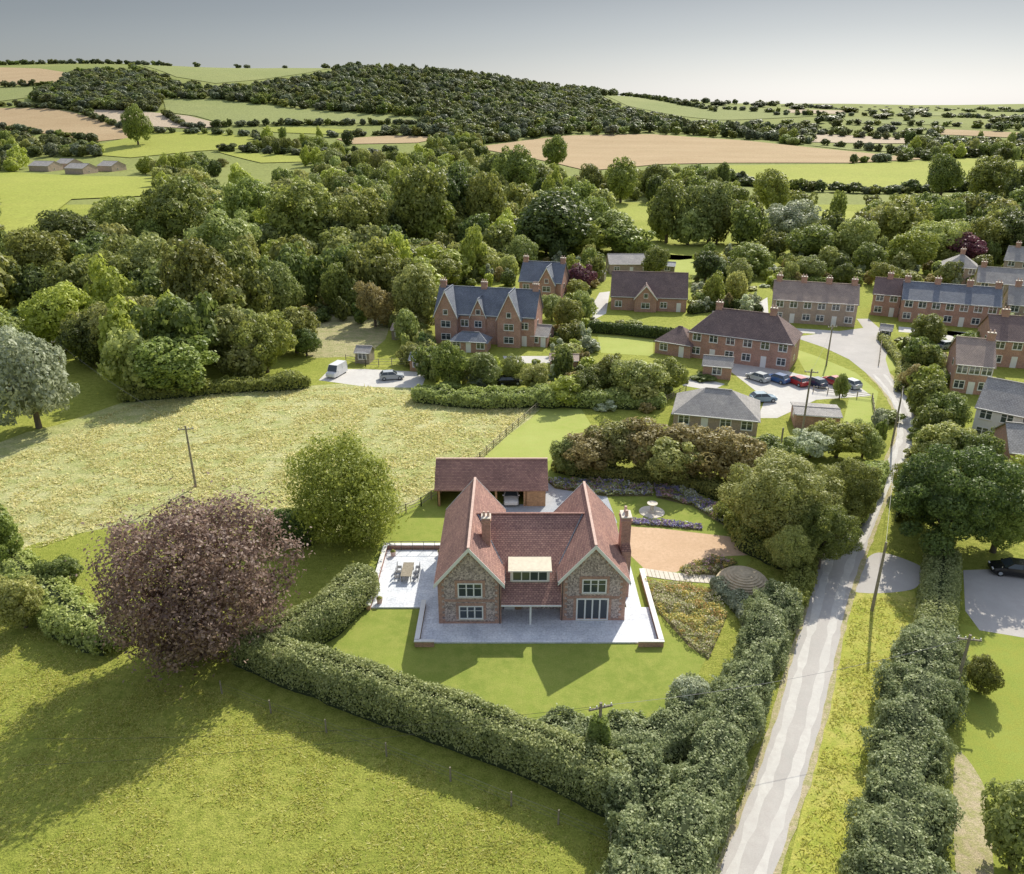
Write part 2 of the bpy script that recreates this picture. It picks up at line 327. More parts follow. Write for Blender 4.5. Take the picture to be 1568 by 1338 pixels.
# ---------------- main house ------------------------------------------------
def main_house():
    E=empty('flint_and_brick_house',(0,0,0))
    lx0,lx1,ly0,ly1=-6.7,-1.0,60.0,73.6
    rx0,rx1,ry0,ry1=4.5,10.4,60.5,72.6
    ze,zr=4.9,8.3
    wl=MB()
    def wing(x0,x1,y0,y1):
        xm=(x0+x1)/2
        wl.poly([(x0,y0,0),(x1,y0,0),(x1,y0,ze),(xm,y0,zr-.1),(x0,y0,ze)],'flint')
        wl.poly([(x1,y1,0),(x0,y1,0),(x0,y1,ze),(xm,y1,zr-.1),(x1,y1,ze)],'flint')
        wl.poly([(x0,y1,0),(x0,y0,0),(x0,y0,ze),(x0,y1,ze)],'flint'); wl.poly([(x1,y0,0),(x1,y1,0),(x1,y1,ze),(x1,y0,ze)],'flint')
        z=0;i=0
        while z<ze-.3:
            a=.55 if i%2 else .32
            for cx,s in ((x0,1),(x1,-1)):
                xa,xb=sorted((cx-s*.02,cx+s*a)); wl.box(xa,y0-.025,z,xb,y0-.0005,z+.3,'brick')
            for cx,s in ((x0,-1),(x1,1)):
                xa,xb=sorted((cx,cx+s*.02)); wl.box(xa,y0,z,xb,y0+a,z+.3,'brick')
            z+=.3;i+=1
        wl.box(x0+.55,y0-.03,2.5,x1-.55,y0-.0005,2.75,'brick')
        wl.box(x0-.03,y0-.05,0,x1+.03,y0-.031,.35,'brick')
        n=9
        for i in range(n):
            for sgn in (-1,1):
                xx=xm+sgn*((x1-x0)/2)*(i+.5)/n; zt=zr-.35-(zr-ze)*(i+.5)/n
                wl.box(xx-.17,y0-.02,zt-.3,xx+.17,y0-.0005,zt,'brick')
    wing(lx0,lx1,ly0,ly1); wing(rx0,rx1,ry0,ry1)
    wl.poly([(lx1,62.2,0),(rx0,62.2,0),(rx0,62.2,3.6),(lx1,62.2,3.6)],'flint')
    wl.poly([(rx0,71.5,0),(lx1,71.5,0),(lx1,71.5,5),(rx0,71.5,5)],'flint')
    wl.box(lx1,62.17,2.15,rx0,62.199,2.4,'brick')
    wl.build('walls',E)
    rf=MB()
    gable(rf,lx0,lx1,ly0,ly1,ze,zr,'y','roof',rk='ridge',barge=.36); gable(rf,rx0,rx1,ry0,ry1,ze,zr,'y','roof',rk='ridge',barge=.36)
    sl=(7.8-2.5)/(67-59.6)
    Z=lambda y:2.5+sl*(y-59.6)
    yv=59.6+(4.75-2.5)/sl
    rf.slab([(lx1+.01,59.6,2.5),(rx0-.01,59.6,2.5),(rx0-.01,yv,Z(yv)),(7.0,67,7.8),(-3.5,67,7.8),(lx1+.01,yv,Z(yv))],'roof')
    rf.slab([(-3.5,67,7.8),(7.0,67,7.8),(4.6,72,4.8),(-1.1,72,4.8)],'roof')
    rf.box(-3.4,66.88,7.78,7.0,67.12,7.9,'roof')
    for xa,xb in ((lx1+.1,-3.3),(rx0-.1,6.8)):
        rf.tube((xa,yv,Z(yv)+.03),(xb,66.9,7.78),.07,.07,'slate',5)
    rf.box(lx1+.02,59.5,2.3,rx0-.02,59.6,2.42,'white')
    for xx in (lx0-.36,lx1+.28,rx0-.36,rx1+.28): rf.box(xx,60.1,4.36,xx+.09,72.5,4.45,'white')
    rf.build('roof',E)
    d=MB(); x0,x1=-.15,3.45; yf=61.35; zb=Z(yf)-.1; zt=5.08
    d.poly([(x0,yf,zb),(x1,yf,zb),(x1,yf,zt),(x0,yf,zt)],'white')
    d.poly([(x0,63.6,zb),(x0,yf,zb),(x0,yf,zt),(x0,63.6,zt)],'white'); d.poly([(x1,yf,zb),(x1,63.6,zb),(x1,63.6,zt),(x1,yf,zt)],'white')
    d.slab([(x0-.2,yf-.25,zt-.02),(x1+.2,yf-.25,zt-.02),(x1+.2,63.5,zt+.12),(x0-.2,63.5,zt+.12)],'lead',.12,'white')
    window(d,(x0+x1)/2,(zb+zt)/2+.05,3.1,.95,yf,4,.09,None,False)
    d.build('dormer',E)
    wd=MB()
    xl=(lx0+lx1)/2; xr=(rx0+rx1)/2
    window(wd,xl+.05,3.75,2.0,1.25,ly0,3,.12,'brick'); window(wd,xl+.1,1.35,2.0,1.2,ly0,3,.12,'brick')
    window(wd,xr+.05,3.85,2.0,1.25,ry0,3,.12,'brick'); window(wd,xr-.05,1.35,2.7,2.1,ry0,4,.14,'brick',False)
    window(wd,2.9,1.6,1.6,1.0,62.2,3,.08)
    wd.box(-.75,62.13,.05,.25,62.19,2.1,'white'); wd.box(.3,62.15,.05,.9,62.19,2.1,'wood')
    wd.box(1.6,59.75,0,1.78,59.93,2.35,'white')
    wd.box(lx1+.01,59.75,2.25,rx0-.01,59.9,2.42,'wood')
    for xx,yy in ((lx1-.12,ly0),(rx0+.12,ry0)): wd.tube((xx,yy-.08,0),(xx,yy-.08,4.4),.04,.04,'metal',6)
    for yy in (62.5,66.5,70):
        for zz in (1.4,3.7):
            wd.box(lx0-.05,yy-.6,zz-.5,lx0-.0005,yy+.6,zz+.5,'white'); wd.box(lx0-.06,yy-.5,zz-.42,lx0-.0505,yy+.5,zz+.42,'glass')
            if yy!=66.5: wd.box(rx1+.0005,yy-.6,zz-.5,rx1+.05,yy+.6,zz+.5,'white'); wd.box(rx1+.0505,yy-.5,zz-.42,rx1+.06,yy+.5,zz+.42,'glass')
    wd.build('windows_and_doors',E)
    ch=MB(); chimney(ch,-2.4,64,5.5,9.1,.8,.9,2)
    ch.box(10.41,64.2,0,11.3,66.4,5.2,'brick'); ch.box(10.3,64.6,5.2,11.2,66.0,8.6,'brick')
    ch.box(10.2,64.5,8.2,11.3,66.1,8.4,'brick'); ch.box(10.25,64.55,8.6,11.25,66.05,8.7,'stone')
    for yy in (64.9,65.7): ch.cyl(10.75,yy,8.7,9.3,.17,.13,'ridge',8)
    ch.poly([(10.41,64.2,5.2),(11.3,64.2,5.2),(11.2,64.6,5.9),(10.41,64.6,5.9)],'roof')
    ch.build('chimneys',E)
main_house()
def garage():
    E=empty('carport_garage'); x0,x1,y0,y1=-8.9,4.0,83.3,89.3
    w=MB()
    w.poly([(x0,y1,0),(x0,y0,0),(x0,y0,2.4),(x0,(y0+y1)/2,4.7),(x0,y1,2.4)],'wood'); w.poly([(x1,y0,0),(x1,y1,0),(x1,y1,2.4),(x1,(y0+y1)/2,4.7),(x1,y0,2.4)],'wood')
    w.poly([(x1,y1,0),(x0,y1,0),(x0,y1,2.4),(x1,y1,2.4)],'wood')
    w.box(x0+.01,y1-.15,0,x1-.01,y1-.05,2.4,'oldwood')
    w.box(1.8,y0,0,x1,y0+.1,2.4,'wood'); w.box(1.7,y0+.1,0,1.8,y1-.2,2.4,'wood')
    for xx in (-8.7,-5.3,-1.9,1.5): w.box(xx-.12,y0-.02,0,xx+.12,y0+.2,2.2,'wood')
    w.box(x0,y0-.03,2.2,x1,y0+.17,2.42,'wood'); w.build('timber_frame',E)
    r=MB(); gable(r,x0,x1,y0,y1,2.5,4.9,'x','roof',.3,rk='ridge'); r.build('roof',E)
garage()
# ---------------- generic village house ------------------------------------
def house(name,u0,v0,u1,v1,D,ze,zr,wall,roof,kind='gable',nwin=4,floors=2,chim=(),gabs=(),door=True,pots=2):
    a=S(u0,v0); b=S(u1,v1); L=(b-a).length; rz=math.atan2(b.y-a.y,b.x-a.x)
    E=empty(name,a,rz); w=MB()
    if kind=='gable':
        for x,s in ((0,1),(L,-1)):
            p=[(x,D,0),(x,0,0),(x,0,ze),(x,D/2,zr-.1),(x,D,ze)]; w.poly(p if s>0 else p[::-1],wall)
    else:
        for x,s in ((0,1),(L,-1)):
            p=[(x,D,0),(x,0,0),(x,0,ze),(x,D,ze)]; w.poly(p if s>0 else p[::-1],wall)
    w.poly([(0,0,0),(L,0,0),(L,0,ze),(0,0,ze)],wall); w.poly([(L,D,0),(0,D,0),(0,D,ze),(L,D,ze)],wall)
    r=MB()
    if kind=='gable': gable(r,0,L,0,D,ze,zr,'x',roof,.25)
    else: hip(r,0,L,0,D,ze,zr,roof)
    wd=MB(); fl=2.6
    for (gx,gw,gp,gz) in gabs:
        g0,g1=gx-gw/2,gx+gw/2
        w.poly([(g0,-gp,0),(g1,-gp,0),(g1,-gp,ze),(gx,-gp,gz-.1),(g0,-gp,ze)],wall)
        w.poly([(g0,0,0),(g0,-gp,0),(g0,-gp,ze),(g0,0,ze)],wall); w.poly([(g1,-gp,0),(g1,0,0),(g1,0,ze),(g1,-gp,ze)],wall)
        gable(r,g0,g1,-gp,D*.45,ze,gz,'y',roof,.25)
        for f in range(floors): window(wd,gx,1.5+f*fl,min(1.8,gw*.45),1.15,-gp,2,.1)
        if gz-ze>2.6: window(wd,gx,ze+.5,.8,.9,-gp,1,.1)
    for i in range(nwin):
        x=L*(i+.5)/nwin
        if any(abs(x-g[0])<g[1]/2+.5 for g in gabs): continue
        for f in range(floors):
            if door and f==0 and i%3==1: wd.box(x-.5,-.06,0,x+.5,-.001,2.1,'white'); continue
            if 1.5+f*fl+.6<ze: window(wd,x,1.5+f*fl,1.4,1.2,0,2,.13)
    for f in range(floors):
        if 1.5+f*fl+.6<ze and D>4:
            for x,s in ((0,-1),(L,1)):
                xa,xb=sorted((x,x+s*.05)); wd.box(xa,D*.35,1+f*fl,xb,D*.35+1.1,2.1+f*fl,'white'); xa,xb=sorted((x+s*.0505,x+s*.056)); wd.box(xa,D*.35+.1,1.1+f*fl,xb,D*.35+1,2+f*fl,'glass')
    wd.box(0,-.32,ze-.18,L,-.24,ze-.08,'white')
    w.build('walls',E); r.build('roof',E); wd.build('windows_and_door',E)
    if chim:
        c=MB()
        for fx in chim: chimney(c,L*fx,D*.5,zr-1.5,zr+1.1,1.2,.7,pots,'brick')
        c.build('chimneys',E)
    return E,L
house('victorian_brick_house',668,522,818,531,9,6.0,10.5,'brick','slate','gable',5,2,(.03,.45,.97),((2.6,4.6,1.5,10.8),(15.5,4.6,1.5,10.8),(9,3,.3,9.2)),pots=3)
house('lean_to_extension',690,538,745,541,4,2.3,3.6,'brick','slate','hip',3,1,())
house('side_extension',812,530,838,532,6,2.3,3.8,'brick','greytile','gable',2,1,())
house('slate_roof_house',795,464,858,468,9,5.5,9.5,'brick','slate','gable',3,2,(.05,.95),((7,4,1.2,9.2),))
house('brown_roof_house',935,474,1050,478,10,3.3,8.2,'brick','roofbrown','gable',5,1,(),((8,5,1.2,6.2),))
house('grey_roof_barn',933,420,1000,420,10,3,5,'tanwall','greytile','gable',3,1,())
house('semi_detached_house',1052,546,1208,568,9,5.1,9.0,'brick','roofbrown','hip',6,2,(.22,.75))
house('brick_annexe',1002,540,1056,549,7,2.6,5.0,'brick','roofbrown','hip',2,1,())
house('terraced_houses',1180,492,1308,501,9,5.1,8.4,'tanwall','tantile','gable',6,2,(.05,.35,.65,.95))
house('slate_terraced_houses',1376,492,1524,505,9,5.1,8.2,'brick','slate','gable',7,2,(.03,.35,.68,.97))
house('brown_roof_cottage',1332,482,1374,486,8,5,8,'brick','roofbrown','gable',2,2,(.5,))
house('grey_roof_house',1440,436,1492,440,9,5,8,'tanwall','greytile','hip',3,2,(.5,))
house('grey_roof_house',1490,462,1560,468,9,5,8,'tanwall','greytile','gable',3,2,(.1,))
house('grey_roof_house',1532,425,1600,432,9,5,8.2,'tanwall','greytile','gable',3,2,(.2,))
house('grey_roof_house',1536,500,1600,506,9,5,8.2,'tanwall','greytile','gable',3,2,(.2,))
house('brick_house',1456,600,1512,606,10,5,8.3,'brick','tantile','gable',3,2,(.9,))
house('brick_house',1510,560,1590,566,10,5,8.5,'brick','roofbrown','gable',3,2,(.3,))
house('white_rendered_house',1484,672,1580,694,9,5,8.2,'paving_cap','greytile','gable',3,2,(.8,))
house('brick_house',1535,742,1620,752,8,4.6,7,'brick','greytile','gable',3,2,())
house('low_tiled_barn',1030,655,1158,668,9,2.5,5.2,'tanwall','greytile','hip',4,1,())
house('garden_shed',842,570,884,571,4,2.4,2.9,'brick','tantile','gable',1,1,())
house('garden_shed',905,430,925,431,4,2.2,3,'oldwood','greytile','gable',1,1,())
house('greenhouse',1120,452,1142,453,4,1.8,2.8,'paving_cap','greytile','gable',0,1,(),door=False)
house('garden_shed',1010,418,1032,419,4,2.2,3,'oldwood','slate','gable',1,1,())
house('garden_shed',1345,520,1362,522,3,2.2,3,'oldwood','greytile','gable',1,1,())
house('garden_shed',600,520,622,521,4,2.2,3,'oldwood','tantile','gable',1,1,())
house('garden_shed',545,556,566,557,3,2.2,3,'oldwood','greytile','gable',1,1,())
house('garden_shed',628,568,650,569,3,2.2,3,'wood','slate','gable',1,1,())
house('garden_shed',1240,470,1256,471,3,2.2,3,'oldwood','greytile','gable',0,1,())
house('garden_shed',1090,500,1106,501,3,2.2,3,'oldwood','greytile','gable',0,1,())
house('garden_shed',1420,465,1434,466,3,2.2,3,'paving_cap','slate','gable',0,1,())
house('garden_shed',1540,520,1566,522,4,2.2,3,'paving_cap','greytile','gable',1,1,())
house('flat_roof_garages',1216,655,1284,660,5,2.3,2.6,'brick','greytile','gable',0,1,(),door=False)
house('brick_shed',1075,578,1118,582,4,2.4,3.6,'brick','greytile','gable',1,1,())
house('dark_barn',457,450,490,450,7,3,5.8,'oldwood','slate','gable',1,1,())
house('cream_bungalow',1430,395,1480,398,8,3,5.5,'tanwall','greytile','gable',2,1,())
for (a,b,c) in ((45,262,30),(100,266,28),(150,262,22),(85,258,20)): house('farm_buildings',a,b,a+c,b+1,14,4,7,'tanwall','greytile','gable',0,1,(),door=False)
# ---------------- ground -----------------------------------------------------
def fast_mesh(me,v,f,mi=None):
    v=np.asarray(v,dtype=np.float32); f=np.asarray(f,dtype=np.int32); k=f.shape[1]
    me.vertices.add(len(v)); me.vertices.foreach_set('co',v.ravel())
    me.loops.add(f.size); me.loops.foreach_set('vertex_index',f.ravel())
    me.polygons.add(len(f)); me.polygons.foreach_set('loop_start',np.arange(0,f.size,k,dtype=np.int32))
    try: me.polygons.foreach_set('loop_total',np.full(len(f),k,dtype=np.int32))
    except Exception: pass
    if mi is not None: me.polygons.foreach_set('material_index',np.asarray(mi,dtype=np.int32))
    me.update(calc_edges=True)
def make_ground():
    xs=np.concatenate([np.array([-12000,-8000,-5000,-3500]),np.arange(-2600,2601,25),np.array([3500,5000,8000,12000])]).astype(float)
    ys=np.concatenate([np.array([-600,-100,0,200,400,540]),np.arange(560,3300,20),np.arange(3300,9000,150),np.array([10000,14000,20000])]).astype(float)
    X,Y=np.meshgrid(xs,ys); Zm=np.where(Y>560,hgt(X,Y),0.0)
    nx,ny=len(xs),len(ys); v=np.stack([X,Y,Zm],-1).reshape(-1,3)
    idx=np.arange(nx*ny).reshape(ny,nx); f=np.stack([idx[:-1,:-1],idx[:-1,1:],idx[1:,1:],idx[1:,:-1]],-1).reshape(-1,4)
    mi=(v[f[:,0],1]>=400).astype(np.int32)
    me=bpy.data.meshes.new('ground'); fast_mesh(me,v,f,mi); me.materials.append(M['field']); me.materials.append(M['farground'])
    me.polygons.foreach_set('use_smooth',[True]*len(f))
    o=bpy.data.objects.new('ground',me); scene.collection.objects.link(o)
make_ground()
def smooth_closed(P,n=6):
    out=[];N=len(P)
    for i in range(N):
        p0,p1,p2,p3=[np.array(P[(i+k-1)%N],float) for k in range(4)]
        for j in range(n):
            t=j/n; out.append(tuple(.5*((2*p1)+(-p0+p2)*t+(2*p0-5*p1+4*p2-p3)*t*t+(-p0+3*p1-3*p2+p3)*t**3)))
    return out
def patch(name,P,mat,z=.004,smooth=False):
    pts=[S(u,v) for u,v in P]
    if smooth: pts=[Vector((x,y,0)) for x,y in smooth_closed([(p.x,p.y) for p in pts])]
    bm=bmesh.new(); vs=[bm.verts.new((p.x,p.y,0)) for p in pts]; bm.faces.new(vs); bmesh.ops.triangulate(bm,faces=bm.faces[:])
    far=any(p.y>555 for p in pts)
    if far:
        for it in range(7):
            es=[e for e in bm.edges if e.calc_length()>28]
            if not es or len(bm.verts)>9000: break
            bmesh.ops.subdivide_edges(bm,edges=es,cuts=1); bmesh.ops.triangulate(bm,faces=bm.faces[:])
        for v in bm.verts: v.co.z=hz(v.co.x,v.co.y)+.5
    else:
        for v in bm.verts: v.co.z=z
    bmesh.ops.recalc_face_normals(bm,faces=bm.faces[:])
    me=bpy.data.meshes.new(name); bm.to_mesh(me); bm.free(); me.materials.append(M[mat] if isinstance(mat,str) else mat)
    if me.polygons and me.polygons[0].normal.z<0: me.flip_normals()
    uv=me.uv_layers.new(name='UVMap')
    for l in me.loops: uv.data[l.index].uv=me.vertices[l.vertex_index].co.xy
    o=bpy.data.objects.new(name,me); scene.collection.objects.link(o); return o
FIELDS=[
('stubble_field','stubble',[(725,226),(800,216),(870,208),(1000,206),(1145,216),(1300,232),(1418,244),(1300,250),(1115,250),(1010,252),(900,262),(850,250),(800,240)]),
('pasture','pasture',[(1110,254),(1300,252),(1418,246),(1480,243),(1568,248),(1568,285),(1500,292),(1340,294),(1220,290),(1150,284),(1112,274)]),
('pasture','pasture',[(905,308),(1060,312),(1200,316),(1340,326),(1335,346),(1230,345),(1100,338),(930,336)]),
('pasture','pasture',[(960,368),(1040,374),(1110,380),(1105,392),(1040,398),(975,396)]),
('ploughed_field','stubble',[(-20,166),(70,166),(110,172),(150,184),(195,200),(198,212),(150,217),(80,206),(-20,196)]),
('stubble_field','stubble2',[(125,168),(200,170),(290,178),(345,192),(300,198),(200,192),(140,180)]),
('pasture','pasture',[(150,222),(230,203),(320,203),(385,210),(400,226),(300,232),(200,242),(150,238)]),
('pasture','pasture',[(-20,262),(120,270),(245,272),(240,300),(110,306),(60,345),(-20,375)]),
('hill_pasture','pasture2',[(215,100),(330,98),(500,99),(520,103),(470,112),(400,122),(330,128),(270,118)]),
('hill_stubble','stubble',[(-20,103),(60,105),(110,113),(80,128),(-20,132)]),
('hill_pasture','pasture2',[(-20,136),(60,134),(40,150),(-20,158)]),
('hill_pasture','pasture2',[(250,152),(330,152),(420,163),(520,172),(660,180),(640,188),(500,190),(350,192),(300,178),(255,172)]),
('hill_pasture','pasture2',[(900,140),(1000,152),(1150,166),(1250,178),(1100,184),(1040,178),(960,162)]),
('hill_stubble','stubble2',[(1250,205),(1400,213),(1400,220),(1240,218)]),
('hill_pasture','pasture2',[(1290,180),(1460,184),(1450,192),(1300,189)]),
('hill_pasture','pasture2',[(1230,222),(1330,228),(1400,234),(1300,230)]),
('hill_stubble','stubble2',[(1200,168),(1300,170),(1290,175),(1210,173)]),
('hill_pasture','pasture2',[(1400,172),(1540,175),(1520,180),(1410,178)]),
('hill_stubble','stubble',[(1440,198),(1568,204),(1568,212),(1430,206)]),
('stubble_field','stubble',[(515,213),(600,208),(680,210),(640,219),(540,221)]),
('pasture','pasture',[(330,232),(470,240),(600,238),(560,246),(400,250)]),
('pasture','pasture',[(400,195),(480,196),(560,200),(500,206),(420,203)]),
]
for n,m,P in FIELDS: patch(n,P,m)
patch('meadow',[(-60,700),(40,662),(90,650),(200,612),(330,597),(480,590),(560,585),(700,605),(832,622),(760,690),(690,745),(600,790),(560,830),(420,800),(200,800),(60,830),(-60,870)],'meadow',.004)
patch('dry_meadow',[(395,490),(470,482),(560,480),(600,490),(590,520),(560,545),(480,548),(420,520)],'dry',.004)
patch('garden_lawn',[(440,1030),(520,960),(575,850),(600,795),(670,745),(840,700),(960,720),(1130,780),(1150,860),(1100,900),(1085,1000),(1040,1090),(1010,1130),(900,1150),(800,1130),(640,1080),(560,1050)],'lawn',.008)
patch('back_lawn',[(735,706),(780,665),(835,624),(890,626),(905,650),(870,690),(840,706)],'lawn2',.012)
patch('gravel_drive',[(960,806),(1010,809),(1060,815),(1137,824),(1145,850),(1085,853),(1060,868),(1035,876),(990,874),(965,850)],'drive',.016)
patch('courtyard_gravel',[(700,772),(835,772),(836,738),(880,738),(925,748),(945,800),(900,830),(760,830)],'grey',.012)
patch('village_lawn',[(915,512),(1000,520),(1000,545),(920,540)],'lawn2',.004)
patch('village_lawn',[(1212,532),(1250,545),(1310,570),(1345,600),(1335,650),(1290,650),(1300,610),(1240,580)],'lawn2',.004)
patch('village_lawn',[(880,400),(960,385),(1110,395),(1120,430),(1060,470),(1060,420),(930,410)],'lawn2',.004)
patch('village_lawn',[(1340,530),(1370,525),(1385,560),(1360,570)],'lawn2',.004)
patch('roadside_verge',[(1190,1400),(1238,1200),(1265,1100),(1286,1000),(1296,950),(1312,900),(1400,905),(1410,940),(1350,1100),(1285,1400)],'verge',.004)
patch('side_lawn',[(1470,955),(1620,985),(1700,1400),(1480,1400),(1470,1180)],'lawn3',.004)
patch('bare_dirt',[(1462,1160),(1500,1190),(1515,1250),(1520,1400),(1470,1400)],'dirt',.008,True)
patch('paved_driveway',[(1475,873),(1620,868),(1620,985),(1500,965),(1478,935)],'asphalt',.010)
road=[(1095,1190,1338),(1150,1236,1200),(1185,1263,1100),(1212,1284,1000),(1228,1294,950),(1240,1308,900),(1250,1322,860),(1290,1336,820),(1316,1351,780),(1338,1368,740),(1358,1396,700),(1370,1404,670),(1374,1402,640),(1360,1392,610),(1345,1375,590),(1325,1362,570),(1300,1356,550),(1262,1360,532),(1215,1352,516),(1322,1346,502),(1312,1330,488)]
L0=[(1040,1450)]+[(a,v) for a,b,v in road]; R0=[(1150,1450)]+[(b,v) for a,b,v in road]
patch('lane_road',L0+R0[::-1],'asphalt',.016)
patch('lane_junction',[(1305,905),(1318,868),(1345,846),(1400,862),(1412,876),(1395,903)],'asphalt',.012,True)
patch('car_park',[(1105,558),(1150,552),(1220,572),(1310,588),(1335,606),(1250,612),(1190,640),(1160,640),(1172,610)],'track',.008)
patch('village_drive',[(488,582),(505,565),(560,565),(655,570),(645,594),(560,592)],'track',.008)
patch('village_path',[(905,470),(918,448),(934,446),(928,480),(908,490)],'track',.008)
patch('village_path',[(1400,500),(1440,520),(1520,540),(1568,530),(1568,520),(1500,525)],'track',.008)
patch('village_path',[(1150,470),(1175,455),(1178,500),(1160,500)],'track',.008)
patch('house_patio',[(770,545),(840,545),(845,556),(775,556)],'track',.008)
patch('house_patio',[(1060,575),(1110,588),(1090,598),(1045,590)],'track',.008)
patch('house_patio',[(1180,500),(1305,508),(1305,514),(1180,507)],'track',.008)
patch('house_patio',[(1376,500),(1520,512),(1520,518),(1376,508)],'track',.008)
def strip(name,P,wd,mat,z):
    m=MB(); rr=random.Random(3); prev=None
    for i in range(len(P)-1):
        n=max(1,int((P[i+1]-P[i]).length/1.2)); d=(P[i+1]-P[i]).normalized(); nn=Vector((-d.y,d.x,0))
        for k in range(n):
            p=P[i].lerp(P[i+1],k/n); w0=wd*rr.uniform(.5,1.3); cur=(p-nn*w0,p+nn*w0)
            if prev: m.poly([(prev[0].x,prev[0].y,z),(cur[0].x,cur[0].y,z),(cur[1].x,cur[1].y,z),(prev[1].x,prev[1].y,z)],mat)
            prev=cur
    o=m.build(name)
    if o.data.polygons[0].normal.z<0: o.data.flip_normals()
def mix_edge(f): return [S(L0[i][0],L0[i][1]).lerp(S(R0[i][0],R0[i][1]),f) for i in range(len(L0)-5)]
for f in (.27,.73): strip('lane_wheel_track',mix_edge(f),.35,'track',.020)
strip('lane_edge',mix_edge(1.0),.22,'dirt',.024); strip('lane_edge',mix_edge(0.0),.22,'dirt',.024)
BED1=[(985,893),(1040,893),(1085,905),(1115,940),(1085,1010),(1055,990),(1010,940)]
BED2=[(1000,742),(1060,755),(1135,795),(1138,818),(1110,806),(1060,775),(1005,762)]
BED3=[(962,795),(1010,798),(1075,806),(1075,812),(1010,806),(962,803)]
BED4=[(1040,872),(1090,855),(1130,862),(1100,880),(1050,884)]
BED5=[(835,735),(900,736),(1000,745),(1000,760),(925,760),(850,748)]
for P in (BED1,BED2,BED3,BED4,BED5): patch('flower_bed_soil',P,'soil',.020)
def terrace():
    E=empty('stone_terrace'); m=MB()
    m.box(-8.2,57.2,0,13.0,62.5,.15,'paving')
    m.box(-13.4,62.5,0,-6.7,73.0,.15,'paving'); m.box(10.9,62.5,0,12.3,72.0,.148,'paving')
    m.build('paving',E)
    k=MB()
    def wl(x0,y0,x1,y1,h=.55):
        k.box(x0,y0,0,x1,y1,h,'brick'); k.box(x0-.05,y0-.05,h,x1+.05,y1+.05,h+.08,'paving_cap')
    wl(-8.6,57.0,-8.25,63.0); wl(-8.6,56.7,-6.9,56.95)
    wl(13.05,57.0,13.4,68.5); wl(11.2,56.7,13.4,56.95)
    wl(-13.8,62.2,-13.45,73.2); wl(-13.8,73.25,-6.8,73.6)
    k.build('low_walls',E)
    g=MB()
    for i in range(6): 
        g.box(-13.1+i*1.2,72.9,.15,-13.05+i*1.2,72.95,1.2,'metal')
    g.box(-13.1,72.9,1.2,-7.0,72.95,1.24,'metal'); g.build('railing',E)
    h=MB()
    for x,y in ((-12.6,71.8),(-7.6,71.9),(-12.7,63.2)):
        h.cyl(x,y,.15,.7,.22,.32,'ridge',12); h.cyl(x,y,.7,.9,.30,.1,LM['mid'],9)
    h.build('planters',E)
terrace()
def path():
    m=MB(); P=[S(985,876),S(1010,880),S(1040,884),S(1070,886),S(1098,888)]
    for a,b in zip(P[:-1],P[1:]):
        for i in range(4):
            p=a.lerp(b,i/4); q=a.lerp(b,(i+.9)/4); w=.75
            m.slab([(p.x,p.y-w,.06),(q.x,q.y-w,.06),(q.x,q.y+w,.06),(p.x,p.y+w,.06)],'stone',.05)
    m.build('stepping_stone_path')
path()
# ---------------- foliage engine --------------------------------------------
def leaf_geo(pos,nrm,size,asp=.62):
    n=len(pos); nrm=nrm/np.maximum(1e-6,np.linalg.norm(nrm,axis=1,keepdims=True))
    r=R.normal(size=(n,3)); a=np.cross(nrm,r); a/=np.maximum(1e-6,np.linalg.norm(a,axis=1,keepdims=True)); b=np.cross(nrm,a)
    s=size[:,None]
    j=lambda:(1+R.uniform(-.35,.35,(n,1)))
    v=np.stack([pos+a*s*j(),pos+b*s*asp*j()+nrm*s*.18,pos-a*s*j(),pos-b*s*asp*j()+nrm*s*.18],1).reshape(-1,3)
    return v,np.arange(4*n).reshape(n,4)
def trunk_geo(h,r,seed,rad=.8):
    m=MB(); rr=random.Random(seed); k=BARK
    m.tube((0,0,-.05),(0,0,h*.3),r,r*.75,k,8); m.tube((0,0,h*.3),(.02,.02,h*.62),r*.75,r*.45,k,7)
    for i in range(7):
        a=i*1.05+rr.random(); z=h*(.22+.06*i); q=(math.cos(a)*rad*.6,math.sin(a)*rad*.6,z+h*.22)
        m.tube((0,0,z),q,r*.42,r*.14,k,5)
        m.tube(q,(q[0]*1.4,q[1]*1.3,q[2]+h*.12),r*.14,r*.05,k,4)
    return np.array(m.v),m.f
